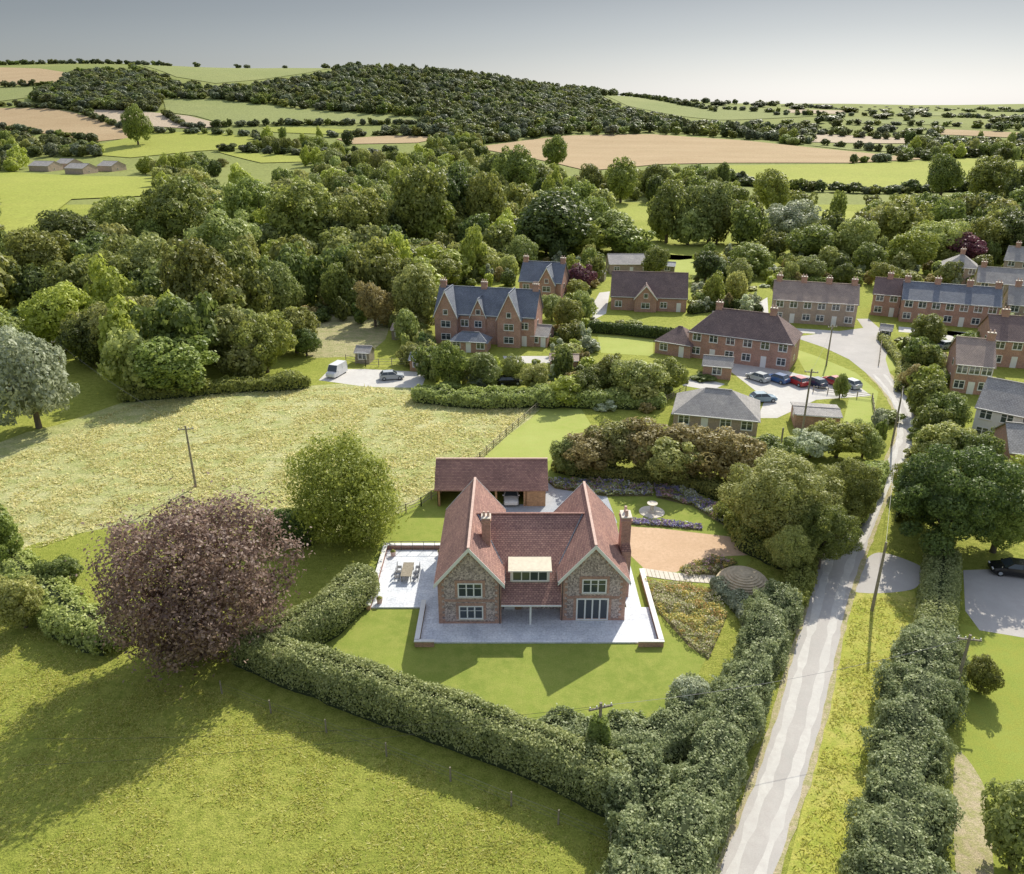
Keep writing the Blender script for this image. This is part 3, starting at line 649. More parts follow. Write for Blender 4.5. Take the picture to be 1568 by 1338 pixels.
def tree_mesh(name,seed,nleaf,leaf,mat,nl=22,zc=1.15,rz=.85,lobe=(.26,.42),flat=.25,spread=.68,rough=.6,spray=0.0,env_a=.13):
    global R
    R=np.random.default_rng(seed)
    i=np.arange(nl)+.5; ph=np.arccos(1-2*i/nl); th=math.pi*(1+5**.5)*i+R.uniform(0,.6,nl)
    d=np.stack([np.cos(th)*np.sin(ph),np.sin(th)*np.sin(ph),np.cos(ph)],1)
    ax=R.normal(size=(5,3)); ax/=np.linalg.norm(ax,axis=1,keepdims=True); env=1+env_a*np.sin(d@ax.T*3+R.uniform(0,6,5)).sum(1)/1.6
    C=d*(spread*env*R.uniform(.78,1.12,nl))[:,None]; C=np.vstack([C,R.normal(size=(6,3))*.25]); rad=R.uniform(lobe[0],lobe[1],len(C)); rad[-6:]*=1.4
    w=rad**2; w/=w.sum(); n=int(nleaf*1.9); k=R.choice(len(C),n,p=w)
    dd=R.normal(size=(n,3)); dd/=np.linalg.norm(dd,axis=1,keepdims=True)
    rr=rad[k]*(1+R.normal(size=n)*.10-np.abs(R.normal(size=n))*.10+spray*np.abs(R.normal(size=n))**2)
    p=C[k]+dd*rr[:,None]
    keep=np.ones(n,bool)
    for c,r in zip(C,rad): keep&=~(np.linalg.norm(p-c,axis=1)<r*.7)
    p=p[keep][:nleaf]; dd=dd[keep][:nleaf]
    out=p/np.maximum(.1,np.linalg.norm(p,axis=1,keepdims=True))
    nr=dd*.8+out*.4+R.normal(size=p.shape)*rough+np.array([0,0,flat])
    P=p.copy(); P[:,2]=zc+p[:,2]*rz
    P[:,2]=np.maximum(P[:,2],.12+R.uniform(0,.1,len(P)))
    sz=leaf*R.uniform(.55,1.35,len(P))
    v,f=leaf_geo(P,nr,sz)
    tv,tf=trunk_geo(1.6,.085,seed)
    me=bpy.data.meshes.new(name); quads=[t for t in tf if len(t)==4]
    fv=np.vstack([v,tv]); ff=np.vstack([f,np.array(quads)+len(v)])
    fast_mesh(me,fv,ff,[0]*len(f)+[1]*len(quads)); me.materials.append(mat); me.materials.append(BARK)
    return me
mid=[tree_mesh('crown_mid_%d'%i,100+i,9500,.050,LM['mid'],nl=34+6*i,zc=1.1,rz=.9,lobe=(.14,.32),spread=.76,env_a=.17) for i in range(5)]
big=[tree_mesh('crown_big_%d'%i,200+i,36000,.025,LM['mid'],nl=70+12*i,lobe=(.11,.25),spread=.82,env_a=.17) for i in range(2)]
feath=tree_mesh('crown_feathery',230,42000,.021,LM['copper'],nl=90,zc=1.02,rz=.95,lobe=(.10,.24),spread=.80,spray=.22,rough=.8,env_a=.18)
TREENAMES={'mid':'broadleaf_tree','light':'ash_tree','dark':'oak_tree','copper':'copper_beech_tree','purple':'purple_plum_tree','silver':'white_willow_tree','autumn':'hawthorn_tree','lime':'lime_tree'}
def tree(u,vb,vt,hw,kind,hero=False,name=None,mesh=None):
    b=S(u,vb); t=b.y*cp+CAMH*sp; r=hw*t/F
    H=max(2.0,zat(u,vt,b.y+r*.35))
    me=mesh or random.choice(big if hero else mid)
    o=bpy.data.objects.new(name or TREENAMES[kind],me); scene.collection.objects.link(o)
    o.location=b; o.rotation_euler=(0,0,random.uniform(0,6.28)); o.scale=(r,r,H/2)
    o.material_slots[0].link='OBJECT'; o.material_slots[0].material=LM[kind]
    return o
tree(312,1000,762,134,'copper',mesh=feath); tree(537,822,662,76,'lime',True,mesh=tree_mesh('crown_lime',240,30000,.028,LM['lime'],nl=80,zc=.98,rz=1.0,lobe=(.12,.24),spread=.8,spray=.3))
tree(1185,835,690,84,'light',True); tree(1285,812,702,50,'mid',True); tree(1252,870,768,46,'mid',True); tree(1205,880,800,36,'light',True)
tree(1435,838,672,90,'dark',True); tree(1520,845,735,60,'mid',True); tree(1405,800,705,44,'mid',True)
T=[(60,655,500,58,'silver'),(15,600,490,50,'silver'),(0,560,470,50,'mid'),(105,535,430,52,'lime'),(215,560,452,52,'light'),(270,605,515,62,'mid'),(150,560,480,40,'dark'),
(365,560,465,48,'light'),(320,520,360,62,'mid'),(240,470,360,48,'light'),(425,490,400,36,'light'),(170,480,380,50,'mid'),(70,450,350,50,'mid'),(120,410,320,55,'dark'),
(520,480,400,26,'mid'),(455,540,470,40,'mid'),(410,570,480,40,'mid'),(350,420,320,50,'light'),(280,390,270,55,'mid'),(200,390,300,45,'mid'),(400,380,270,45,'mid'),
(480,390,275,60,'mid'),(560,390,290,45,'mid'),(440,370,270,45,'light'),(640,380,250,48,'mid'),(700,370,250,42,'dark'),(745,375,265,36,'mid'),(845,392,292,62,'dark'),(900,380,300,36,'mid'),(940,385,320,40,'light'),
(1020,372,275,34,'mid'),(1085,372,278,40,'light'),(1105,300,248,12,'dark'),(1140,372,300,28,'mid'),(1180,330,258,30,'mid'),(1205,370,306,40,'silver'),(1240,400,340,40,'mid'),(1300,400,330,34,'light'),(1370,385,300,44,'mid'),(1440,300,235,28,'mid'),(1505,315,240,36,'mid'),
(1385,415,350,38,'lime'),(1475,405,355,34,'purple'),(1430,400,335,36,'light'),(1545,400,320,40,'dark'),(1500,400,330,34,'mid'),(1560,330,250,30,'dark'),(1330,420,370,26,'mid'),(1150,420,370,34,'mid'),
(850,260,208,22,'mid'),(790,300,222,32,'mid'),(760,290,235,24,'dark'),(950,310,240,26,'mid'),(905,300,250,22,'mid'),(1000,300,250,24,'mid'),(515,265,228,20,'light'),(212,222,183,18,'mid'),
(885,452,402,24,'purple'),(800,410,360,24,'light'),(600,470,390,34,'mid'),(640,500,400,40,'light'),(550,450,390,22,'dark'),(575,500,430,28,'autumn'),(680,440,390,30,'mid'),(740,420,370,30,'light'),
(985,720,640,50,'autumn'),(900,722,655,45,'autumn'),(1060,725,645,52,'autumn'),(940,715,640,44,'light'),(1120,740,655,50,'autumn'),(1020,740,665,44,'light'),(1175,720,660,40,'mid'),(870,725,670,28,'light'),
(1280,700,640,40,'mid'),(1240,700,655,34,'silver'),(1320,700,645,26,'light'),(1430,720,640,45,'light'),(1490,740,660,40,'mid'),(1450,660,600,34,'mid'),(1385,760,700,24,'mid'),
(1520,700,655,20,'mid'),(1410,570,525,22,'mid'),(1400,600,558,20,'autumn'),(1285,610,570,12,'mid'),(870,510,455,26,'mid'),(845,490,450,22,'light'),(660,575,530,22,'light'),(690,590,520,30,'mid'),(740,590,535,30,'light'),
(785,585,540,18,'light'),(930,600,540,30,'mid'),(975,612,545,40,'light'),(1020,600,545,28,'mid'),(900,610,560,28,'mid'),(820,600,555,24,'light'),(1420,530,480,26,'mid'),(1480,540,505,20,'mid'),(1440,850,800,20,'mid'),
(470,545,500,22,'dark'),(1000,425,375,22,'mid'),(1080,430,385,24,'dark'),(1240,432,390,24,'light'),(1350,440,400,20,'mid'),(1130,440,395,20,'light'),(1290,440,400,18,'dark'),
(5,870,760,40,'mid'),(40,960,880,40,'light'),(100,900,850,34,'mid'),(1548,1330,1190,60,'light'),(1500,1060,1000,26,'mid')]
for q in T: tree(*q)
# ---------------- hedges -----------------------------------------------------
def hedge(name,pts,hw,h,n,leaf,mat,bump=.18,pix=True,core=.82):
    P=np.array([S(u,v)[:2] for u,v in pts]) if pix else np.array(pts,float)
    seg=np.linalg.norm(np.diff(P,axis=0),axis=1); cum=np.concatenate([[0],np.cumsum(seg)]); Lg=cum[-1]
    sdn=R.uniform(0,50)
    def at(s):
        sc=np.clip(s,0,Lg); x=np.interp(sc,cum,P[:,0]); y=np.interp(sc,cum,P[:,1])
        e=1.2; x2=np.interp(np.clip(sc+e,0,Lg),cum,P[:,0]); y2=np.interp(np.clip(sc+e,0,Lg),cum,P[:,1]); x1=np.interp(np.clip(sc-e,0,Lg),cum,P[:,0]); y1=np.interp(np.clip(sc-e,0,Lg),cum,P[:,1])
        t=np.stack([x2-x1,y2-y1],-1); t/=np.linalg.norm(t,axis=-1,keepdims=True)+1e-9
        o=s-sc; return np.stack([x,y],-1)+t*o[...,None],t
    def prof(s,th,k):
        over=np.maximum(0,np.maximum(-s,s-Lg)); cap=np.sqrt(np.clip(1-(over/(hw*1.01))**2,0,1))
        q0=np.stack([s,np.cos(th)*hw*1.3,np.sin(th)*h],-1)
        m=1+bump*(1.0*vnoise(q0,3.1,sdn)+.8*vnoise(q0,1.3,sdn+3)+.45*vnoise(q0,.55,sdn+7))
        c=np.cos(th); q=np.sign(c)*np.abs(c)**.6*hw*m*cap*k; z=np.abs(np.sin(th))**.5*h*(1+(m-1)*.8)*np.maximum(.15,cap)**.5*k
        return q,z
    s=R.uniform(-hw,Lg+hw,n); th=R.uniform(0.02,math.pi-.02,n)
    p,t=at(s); k=1-np.abs(R.normal(size=n))*.06+R.normal(size=n)*.03
    q,z=prof(s,th,k); sd=np.stack([-t[:,1],t[:,0]],-1)
    pos=np.concatenate([p+sd*q[:,None],z[:,None]],1)
    nr=np.concatenate([sd*np.cos(th)[:,None],np.sin(th)[:,None]],1)+R.normal(size=(n,3))*.6
    v,f=leaf_geo(pos,nr,leaf*R.uniform(.6,1.35,n))
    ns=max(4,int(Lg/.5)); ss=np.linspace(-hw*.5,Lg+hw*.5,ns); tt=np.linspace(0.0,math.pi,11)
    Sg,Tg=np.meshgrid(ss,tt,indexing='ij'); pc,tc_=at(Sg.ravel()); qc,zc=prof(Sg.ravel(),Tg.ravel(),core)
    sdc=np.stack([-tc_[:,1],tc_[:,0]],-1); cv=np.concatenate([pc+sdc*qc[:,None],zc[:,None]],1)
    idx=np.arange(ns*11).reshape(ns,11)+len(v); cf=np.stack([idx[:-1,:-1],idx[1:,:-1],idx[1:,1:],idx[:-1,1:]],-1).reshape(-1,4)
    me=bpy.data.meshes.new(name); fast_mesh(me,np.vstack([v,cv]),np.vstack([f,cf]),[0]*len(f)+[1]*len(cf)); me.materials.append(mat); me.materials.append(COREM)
    o=bpy.data.objects.new(name,me); scene.collection.objects.link(o); return o
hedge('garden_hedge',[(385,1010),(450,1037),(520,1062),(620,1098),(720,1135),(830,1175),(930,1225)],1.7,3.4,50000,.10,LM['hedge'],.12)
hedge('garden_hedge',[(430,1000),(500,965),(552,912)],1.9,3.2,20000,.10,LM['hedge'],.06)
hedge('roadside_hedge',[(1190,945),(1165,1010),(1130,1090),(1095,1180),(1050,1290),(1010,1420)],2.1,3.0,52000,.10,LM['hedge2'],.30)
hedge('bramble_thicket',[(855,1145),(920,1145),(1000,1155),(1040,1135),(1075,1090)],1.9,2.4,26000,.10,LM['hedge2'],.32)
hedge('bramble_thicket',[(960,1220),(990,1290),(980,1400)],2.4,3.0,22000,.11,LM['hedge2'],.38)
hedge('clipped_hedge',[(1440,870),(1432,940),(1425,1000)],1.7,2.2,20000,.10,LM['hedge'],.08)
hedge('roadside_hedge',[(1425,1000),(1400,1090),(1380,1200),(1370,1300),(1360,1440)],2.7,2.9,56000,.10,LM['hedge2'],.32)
hedge('yew_hedge',[(415,830),(468,828)],1.6,3.6,10000,.10,LM['dark'],.03)
hedge('boundary_hedge',[(0,860),(60,905),(110,960),(170,985)],2.0,2.2,16000,.15,LM['light'],.3)
hedge('field_hedge',[(200,612),(330,600),(460,592)],1.8,2.2,10000,.2,LM['mid'],.3)
hedge('roadside_hedge',[(1300,800),(1325,760),(1345,725)],1.5,2,8000,.14,LM['light'],.3)
hedge('roadside_hedge',[(1205,940),(1222,905),(1232,875)],1.3,2.2,8000,.13,LM['mid'],.3)
hedge('roadside_hedge',[(1395,800),(1420,720),(1428,660),(1405,600),(1390,560)],1.6,2,14000,.16,LM['mid'],.3)
hedge('village_hedge',[(908,508),(960,512),(1050,522)],1.2,2.2,9000,.2,LM['dark'],.05)
hedge('village_hedge',[(650,612),(740,622),(820,618),(900,620),(1000,622)],2.0,2.4,20000,.18,LM['light'],.3)
hedge('shrub_border',[(1130,800),(1160,840),(1200,860)],2.2,2.5,12000,.13,LM['mid'],.35)
hedge('ornamental_grasses',[(1105,905),(1130,925),(1150,960)],1.2,1.3,7000,.12,LM['silver'],.4)
hedge('village_hedge',[(600,490),(640,520),(655,545)],1.8,2.6,8000,.2,LM['light'],.3)
hedge('village_hedge',[(1190,440),(1310,436)],1.5,2.2,7000,.24,LM['mid'],.2)
hedge('village_hedge',[(1350,520),(1380,560),(1378,600)],.9,1.5,5000,.16,LM['light'],.2)
hedge('village_hedge',[(1400,520),(1430,545),(1445,590)],1.0,1.8,5000,.18,LM['mid'],.2)
hedge('village_hedge',[(1060,480),(1120,470),(1160,480)],1.2,2,5000,.2,LM['dark'],.1)
hedge('shrub_border',[(860,720),(960,735),(1060,745),(1150,780)],1.4,1.6,14000,.12,LM['mid'],.35)
o=tree(1048,1090,1030,34,'silver',name='round_shrub')
# ---------------- grass blades ------------------------------------------------
def blades(name,P,n,h,wd,mat,lean=.9,thr=-.05):
    Q=[S(u,v) for u,v in P]; G=np.array([(q.x,q.y) for q in Q]); lo=G.min(0); hi=G.max(0)
    X=R.uniform(lo,hi,(int(n*2.5),2)); ins=np.zeros(len(X),bool); j=len(G)-1
    for i in range(len(G)):
        c=((G[i,1]>X[:,1])!=(G[j,1]>X[:,1]))&(X[:,0]<(G[j,0]-G[i,0])*(X[:,1]-G[i,1])/(G[j,1]-G[i,1]+1e-9)+G[i,0]); ins^=c; j=i
    X=X[ins][:n]
    Z3=np.hstack([X,np.zeros((len(X),1))]); pat=vnoise(Z3,2.6,1)+vnoise(Z3,.8,5)*.7+R.normal(size=len(X))*.3
    X=X[pat>thr]; m=len(X); a=R.uniform(0,math.pi,m); hh=h*R.uniform(.4,1.3,m); d=np.stack([np.cos(a),np.sin(a)],1)*wd*R.uniform(.6,1.4,(m,1))
    le=R.normal(size=(m,2))*lean*hh[:,None]; z0=np.full((m,1),.005)
    v=np.stack([np.hstack([X-d,z0]),np.hstack([X+d,z0]),np.hstack([X+le,hh[:,None]])],1).reshape(-1,3)
    me=bpy.data.meshes.new(name); fast_mesh(me,v,np.arange(3*m).reshape(m,3)); me.materials.append(mat)
    o=bpy.data.objects.new(name,me); scene.collection.objects.link(o)
blades('field_grass_tufts',[(-40,930),(60,960),(160,1030),(380,1070),(600,1150),(800,1230),(960,1300),(960,1400),(-100,1400)],80000,.10,.06,LM['tuft'],1.2)
blades('meadow_grass_tufts',[(-20,720),(90,665),(200,620),(330,603),(560,592),(700,610),(815,628),(750,690),(680,745),(600,785),(450,790),(200,790),(0,860)],70000,.28,.13,LM['tuft2'],1.3)
blades('verge_grass_tufts',[(1200,1400),(1245,1200),(1272,1100),(1292,1000),(1310,915),(1400,915),(1350,1100),(1285,1400)],20000,.14,.06,LM['tuft'],1.2)
# ---------------- scattered distant woodland ---------------------------------
def coll_of(name,meshes):
    c=bpy.data.collections.new(name)
    for i,me in enumerate(meshes):
        o=bpy.data.objects.new('%s_%02d'%(name,i),me); c.objects.link(o)
    return c
def mk(seed,key,n,leaf,nl): return tree_mesh('proto_%s_%d'%(key,seed),seed,n,leaf,LM[key],nl=nl,zc=1.0,rz=.98,lobe=(.2,.36),spread=.74,env_a=.17)
woods=coll_of('woodland_trees',[mk(301,'mid',3200,.09,26),mk(302,'dark',3200,.09,24),mk(303,'light',3200,.09,28),mk(304,'mid',3200,.09,30),mk(305,'light',3200,.09,22),mk(306,'lime',3200,.09,22),mk(307,'mid',3200,.09,26)])
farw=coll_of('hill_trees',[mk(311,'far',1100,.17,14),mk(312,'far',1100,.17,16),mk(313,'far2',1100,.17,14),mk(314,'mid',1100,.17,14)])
shr=coll_of('garden_shrub_plants',[mk(321,'mid',1500,.14,12),mk(322,'light',1500,.14,12),mk(323,'lime',1500,.14,12),mk(324,'dark',1500,.14,12),mk(325,'autumn',1500,.14,12),mk(326,'silver',1500,.14,12)])
def scatter(name,items,coll,nk):
    n=len(items); me=bpy.data.meshes.new(name); A=np.array(items,dtype=np.float32)
    me.vertices.add(n); me.vertices.foreach_set('co',A[:,:3].ravel())
    a=me.attributes.new('scl','FLOAT_VECTOR','POINT'); a.data.foreach_set('vector',np.stack([A[:,3],A[:,3],A[:,4]/2],1).astype(np.float32).ravel())
    a=me.attributes.new('rot','FLOAT_VECTOR','POINT'); rr=np.zeros((n,3),np.float32); rr[:,2]=R.uniform(0,6.28,n); a.data.foreach_set('vector',rr.ravel())
    a=me.attributes.new('idx','INT','POINT'); a.data.foreach_set('value',R.integers(0,nk,n).astype(np.int32))
    o=bpy.data.objects.new(name,me); scene.collection.objects.link(o)
    g=bpy.data.node_groups.new(name,'GeometryNodeTree')
    g.interface.new_socket('Geometry',in_out='INPUT',socket_type='NodeSocketGeometry'); g.interface.new_socket('Geometry',in_out='OUTPUT',socket_type='NodeSocketGeometry')
    N,L=g.nodes,g.links; gi=N.new('NodeGroupInput'); go=N.new('NodeGroupOutput'); ip=N.new('GeometryNodeInstanceOnPoints'); ci=N.new('GeometryNodeCollectionInfo')
    ci.inputs['Collection'].default_value=coll; ci.inputs['Separate Children'].default_value=True; ci.inputs['Reset Children'].default_value=True
    def at(nm,ty):
        q=N.new('GeometryNodeInputNamedAttribute'); q.data_type=ty; q.inputs['Name'].default_value=nm; return q.outputs['Attribute']
    L.new(gi.outputs[0],ip.inputs['Points']); L.new(ci.outputs[0],ip.inputs['Instance']); ip.inputs['Pick Instance'].default_value=True
    L.new(at('idx','INT'),ip.inputs['Instance Index']); L.new(at('rot','FLOAT_VECTOR'),ip.inputs['Rotation']); L.new(at('scl','FLOAT_VECTOR'),ip.inputs['Scale'])
    L.new(ip.outputs[0],go.inputs[0]); md=o.modifiers.new('scatter','NODES'); md.node_group=g; return o
CLEAR=[P for _,_,P in FIELDS]+[
 [(395,478),(600,478),(600,545),(480,550),(400,520)],[(30,240),(180,240),(180,268),(30,268)],
 [(640,440),(900,395),(1110,395),(1568,395),(1568,700),(640,640)],
 [(0,650),(90,640),(200,605),(560,580),(830,620),(600,800),(400,850),(0,880)]]
rs=random.Random(5)
def fill(poly,spacing,tries,rr,hh,clear=CLEAR,occ=None):
    us=[p[0] for p in poly]; vs=[p[1] for p in poly]; out=[]; grid={} if occ is None else occ
    for _ in range(tries):
        u=rs.uniform(min(us),max(us)); v=rs.uniform(min(vs),max(vs))
        if not inpoly(u,v,poly): continue
        if any(inpoly(u,v,c) for c in clear): continue
        p=S(u,v); r=rs.uniform(*rr); h=rs.uniform(*hh)
        k=(int(p.x//spacing),int(p.y//spacing)); bad=False
        for i in (-1,0,1):
            for j in (-1,0,1):
                for q in grid.get((k[0]+i,k[1]+j),()):
                    if (q[0]-p.x)**2+(q[1]-p.y)**2<spacing**2: bad=True
        if bad: continue
        t1=proj((p.x,p.y,p.z+h*.95)); t2=proj((p.x,p.y,p.z+h*.5))
        if any(inpoly(*t1,c) or inpoly(*t2,c) for c in clear): continue
        grid.setdefault(k,[]).append((p.x,p.y)); out.append((p.x,p.y,p.z-.3,r,h))
    return out
GLADES=[[(300,255),(420,258),(520,268),(400,275),(310,268)],[(560,262),(640,268),(600,276)],[(1120,300),(1200,302),(1190,310),(1120,308)],[(700,300),(760,312),(720,322)],[(60,400),(130,408),(90,425)]]
valley=fill([(-60,212),(1620,218),(1620,420),(1330,410),(1180,425),(1060,395),(800,395),(640,470),(400,480),(420,590),(330,595),(200,600),(100,530),(-60,520)],8.4,9500,(3.2,7.2),(7,16),clear=CLEAR+GLADES)
scatter('valley_woodland',valley,woods,7)
hill=fill([(340,132),(470,112),(560,105),(700,108),(800,120),(900,134),(980,152),(1060,182),(1110,200),(1230,205),(1230,218),(1000,205),(870,207),(725,222),(600,205),(500,196),(660,182),(520,172),(440,166),(330,150)],8.8,6500,(4.5,8),(8,13))
hill+=fill([(45,142),(90,120),(150,112),(210,118),(245,150),(250,168),(200,170),(120,166),(50,158)],7.5,2200,(5,8),(8,12))
hill+=fill([(200,104),(270,120),(330,132),(400,160),(250,150),(215,118)],10,700,(5,7),(7,10))
hill+=fill([(-60,196),(90,206),(200,215),(150,240),(140,265),(-60,262)],11,1200,(5,7),(8,12))
hill+=fill([(1000,170),(1200,186),(1300,188),(1620,186),(1620,240),(1420,240),(1230,222),(1100,200)],24,1000,(6,9),(6,10))
hill+=fill([(1420,208),(1620,206),(1620,242),(1440,240)],12,900,(5,8),(7,11))
hill+=fill([(1000,160),(1620,166),(1620,186),(1300,188),(1200,186)],60,500,(9,14),(6,8))
def line(P,sp,rr,hh):
    out=[]; Q=[S(u,v) for u,v in P]
    for a,b in zip(Q[:-1],Q[1:]):
        n=max(1,int((b-a).length/sp))
        for i in range(n):
            p=a.lerp(b,(i+rs.random())/n); x,y=p.x+rs.uniform(-2,2),p.y+rs.uniform(-2,2); out.append((x,y,hz(x,y)-.3,rs.uniform(*rr),rs.uniform(*hh)))
    return out
for P,s in [([(-40,96),(60,98),(150,96),(265,97)],6),([(0,133),(80,130)],8),([(250,176),(300,199),(350,193),(500,191),(650,189)],7),([(110,168),(150,183),(200,200),(240,203),(390,208),(405,226)],9),
  ([(0,162),(110,168),(250,170)],9),([(500,100),(600,104)],9),([(270,97),(500,97)],45),([(860,134),(960,146),(1090,158),(1250,166),(1400,170),(1568,172)],13),([(960,146),(1050,162),(1180,172),(1290,180)],12),([(1100,200),(1230,204),(1330,212),(1568,222)],9),
  ([(1180,176),(1300,177),(1450,180),(1568,182)],12),([(1000,150),(1100,172)],12),([(1400,170),(1390,186)],12),
  ([(1240,220),(1330,230),(1418,243),(1568,238)],10),([(1290,190),(1460,193),(1568,200)],12),([(1240,204),(1400,211)],12),([(1300,250),(1418,246)],10),([(330,230),(470,238),(600,236)],7),([(0,198),(90,208),(150,218)],9),([(500,210),(600,206),(690,209)],8),([(1111,280),(1220,292),(1340,297),(1568,290)],5)]:
    hill+=line(P,s,(3,6),(4,8))
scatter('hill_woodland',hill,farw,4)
VCL=[[(1205,500),(1370,500),(1410,640),(1400,700),(1340,700),(1370,620),(1330,590),(1180,570)],[(1100,555),(1330,585),(1335,615),(1160,655)],[(488,560),(660,562),(650,600),(480,600)],
 [(735,706),(780,660),(835,622),(905,624),(905,655),(840,710)],[(655,440),(850,440),(850,545),(655,545)],[(785,408),(870,408),(870,475),(785,475)],[(920,390),(1065,390),(1065,485),(900,485)],[(995,480),(1225,480),(1225,585),(995,560)],[(910,505),(1005,512),(1005,550),(910,545)],
 [(1165,440),(1320,440),(1320,508),(1165,508)],[(1325,440),(1535,440),(1535,512),(1325,512)],[(1440,520),(1568,520),(1568,620),(1440,620)],[(1470,580),(1568,580),(1568,700),(1470,700)],[(1015,590),(1175,590),(1175,680),(1015,680)],[(1210,620),(1340,600),(1340,668),(1210,668)],[(750,560),(810,560),(810,600),(750,600)],[(450,415),(492,415),(492,452),(450,452)]]
VP=[(600,400),(900,395),(1568,395),(1568,780),(1410,720),(1200,640),(1060,640),(850,620),(640,590),(600,500)]
vs=fill(VP,2.7,6000,(.8,2.3),(1.0,4.4),clear=VCL)
vs+=fill([(400,450),(640,440),(640,500),(400,490)],3.4,500,(1.5,3),(3,6),clear=VCL)
scatter('garden_shrubs',vs,shr,6)
scatter('garden_trees',fill(VP,9,1500,(2.0,3.6),(4,8.5),clear=VCL),woods,7)
# ---------------- flower beds ----------------------------------------------
FM={k:leafmat('petals_'+k,tuple(x*.7 for x in c),c,trans=.25,hv=0,vv=(1,1)) for k,c in {'yellow':(.82,.66,.18),'orange':(.74,.46,.16),'purple':(.45,.34,.60),'lav':(.36,.34,.6),'pink':(.7,.42,.5),'white':(.8,.8,.75),'sand':(.70,.62,.42)}.items()}
def bed(name,P,n,keys,size,hm,green=.5):
    Q=[S(u,v) for u,v in P]; xs=[q.x for q in Q]; ys=[q.y for q in Q]; G=[(q.x,q.y) for q in Q]; pos=[];mi=[]
    cl=[(rs.uniform(min(xs),max(xs)),rs.uniform(min(ys),max(ys)),rs.randrange(len(keys)),rs.uniform(.4,1)) for _ in range(120)]
    while len(pos)<n:
        x=rs.uniform(min(xs),max(xs)); y=rs.uniform(min(ys),max(ys))
        if not inpoly(x,y,G): continue
        c=min(cl,key=lambda c:(c[0]-x)**2+(c[1]-y)**2); d=math.hypot(c[0]-x,c[1]-y)
        top=hm*c[3]*max(.25,1-d/1.6); z=rs.uniform(.4,1)*top
        pos.append((x,y,z+.03)); mi.append(0 if (rs.random()<green or z<top*.5) else 1+c[2])
    pos=np.array(pos); nr=R.normal(size=pos.shape)*.6+np.array([0,0,1.])
    v,f=leaf_geo(pos,nr,size*R.uniform(.6,1.3,n)); me=bpy.data.meshes.new(name); fast_mesh(me,v,f,mi)
    me.materials.append(LM['light'])
    for k in keys: me.materials.append(FM[k])
    o=bpy.data.objects.new(name,me); scene.collection.objects.link(o)
bed('yellow_flower_bed',BED1,10000,['yellow','orange','yellow','sand','sand','yellow','sand'],.09,1.0,.42)
bed('purple_flower_border',BED2,8000,['purple','pink','lav','white'],.12,1.0,.4)
bed('lavender_row',BED3,2500,['lav','purple'],.11,.5,.2)
bed('flower_bed',BED4,3500,['yellow','orange','pink','sand'],.09,.8,.5)
bed('purple_flower_border',BED5,6000,['lav','purple','white','pink'],.12,.9,.5)
# ---------------- posts, fences, poles ---------------------------------------
def fence(name,P,h=1.2,rails=3,sp=2.0):
    m=MB(); Q=[S(u,v) for u,v in P]
    for a,b in zip(Q[:-1],Q[1:]):
        n=max(1,int((b-a).length/sp)); 
        for i in range(n+1):
            p=a.lerp(b,i/n); m.box(p.x-.06,p.y-.06,0,p.x+.06,p.y+.06,h,'oldwood')
        for r in range(rails):
            z=h*(.3+.3*r); m.tube((a.x,a.y,z),(b.x,b.y,z),.04,.04,'oldwood',4)
    m.build(name)
fence('post_and_rail_fence',[(828,622),(775,668),(735,705),(690,745),(645,775),(598,795)])
fence('post_and_rail_fence',[(828,616),(920,622),(1000,626),(1050,600)])
fence('garden_fence',[(530,555),(560,562),(640,560)],1.6,3)
fence('garden_fence',[(1350,520),(1345,560)],1.1,3); fence('garden_fence',[(1245,600),(1335,612),(1340,650)],1.1,3)
def wirefence():
    m=MB(); Q=[S(u,v) for u,v in [(340,1062),(415,1092),(500,1122),(592,1158),(690,1196),(783,1234),(855,1262),(935,1295)]]
    for p in Q: m.cyl(p.x,p.y,0,1.3,.07,.06,'oldwood',6)
    for a,b in zip(Q[:-1],Q[1:]):
        for z in (.4,.75,1.1): m.tube((a.x,a.y,z),(b.x,b.y,z),.008,.008,'metal',3)
    m.build('post_and_wire_fence')
wirefence()
POLES=[]
def pole(u,vb,vt,cross=True,name='utility_pole'):
    b=S(u,vb); H=zat(u,vt,b.y); m=MB(); m.cyl(0,0,0,H,.16,.11,'oldwood',8)
    if cross:
        m.box(-.9,-.06,H-.5,.9,.06,H-.38,'oldwood')
        for x in (-.8,-.3,.3,.8): m.cyl(x,0,H-.38,H-.2,.05,.04,'white',6)
    m.build(name,None,b,random.uniform(-.3,.3)); POLES.append(Vector((b.x,b.y,H-.25)))
pole(300,746,652); pole(1335,935,830,False); pole(1365,682,592,False); pole(1265,560,497); pole(1225,682,565); pole(1462,1060,972); pole(915,1170,1076); pole(1193,700,655,False); pole(97,570,520)
def wire(a,b,sag=.8):
    m=MB(); pr=Vector(a)
    for i in range(1,13):
        t=i/12; p=Vector(a).lerp(Vector(b),t); p.z-=sag*4*t*(1-t); m.tube(pr,p,.014,.014,'metal',3); pr=p
    m.build('overhead_wire')
wire(POLES[6],(-30,38,7.5)); wire(POLES[6]+Vector((.6,0,0)),(-30,36,7.3)); wire(POLES[6],POLES[5]); wire(POLES[4],POLES[3],.6); wire(POLES[1],POLES[2],.6); wire(POLES[0],POLES[8])
p=POLES[6]; hedge('ivy_clad_growth',[(p.x-.3,p.y),(p.x+.3,p.y)],.5,4.2,3500,.11,LM['mid'],.2,pix=False)
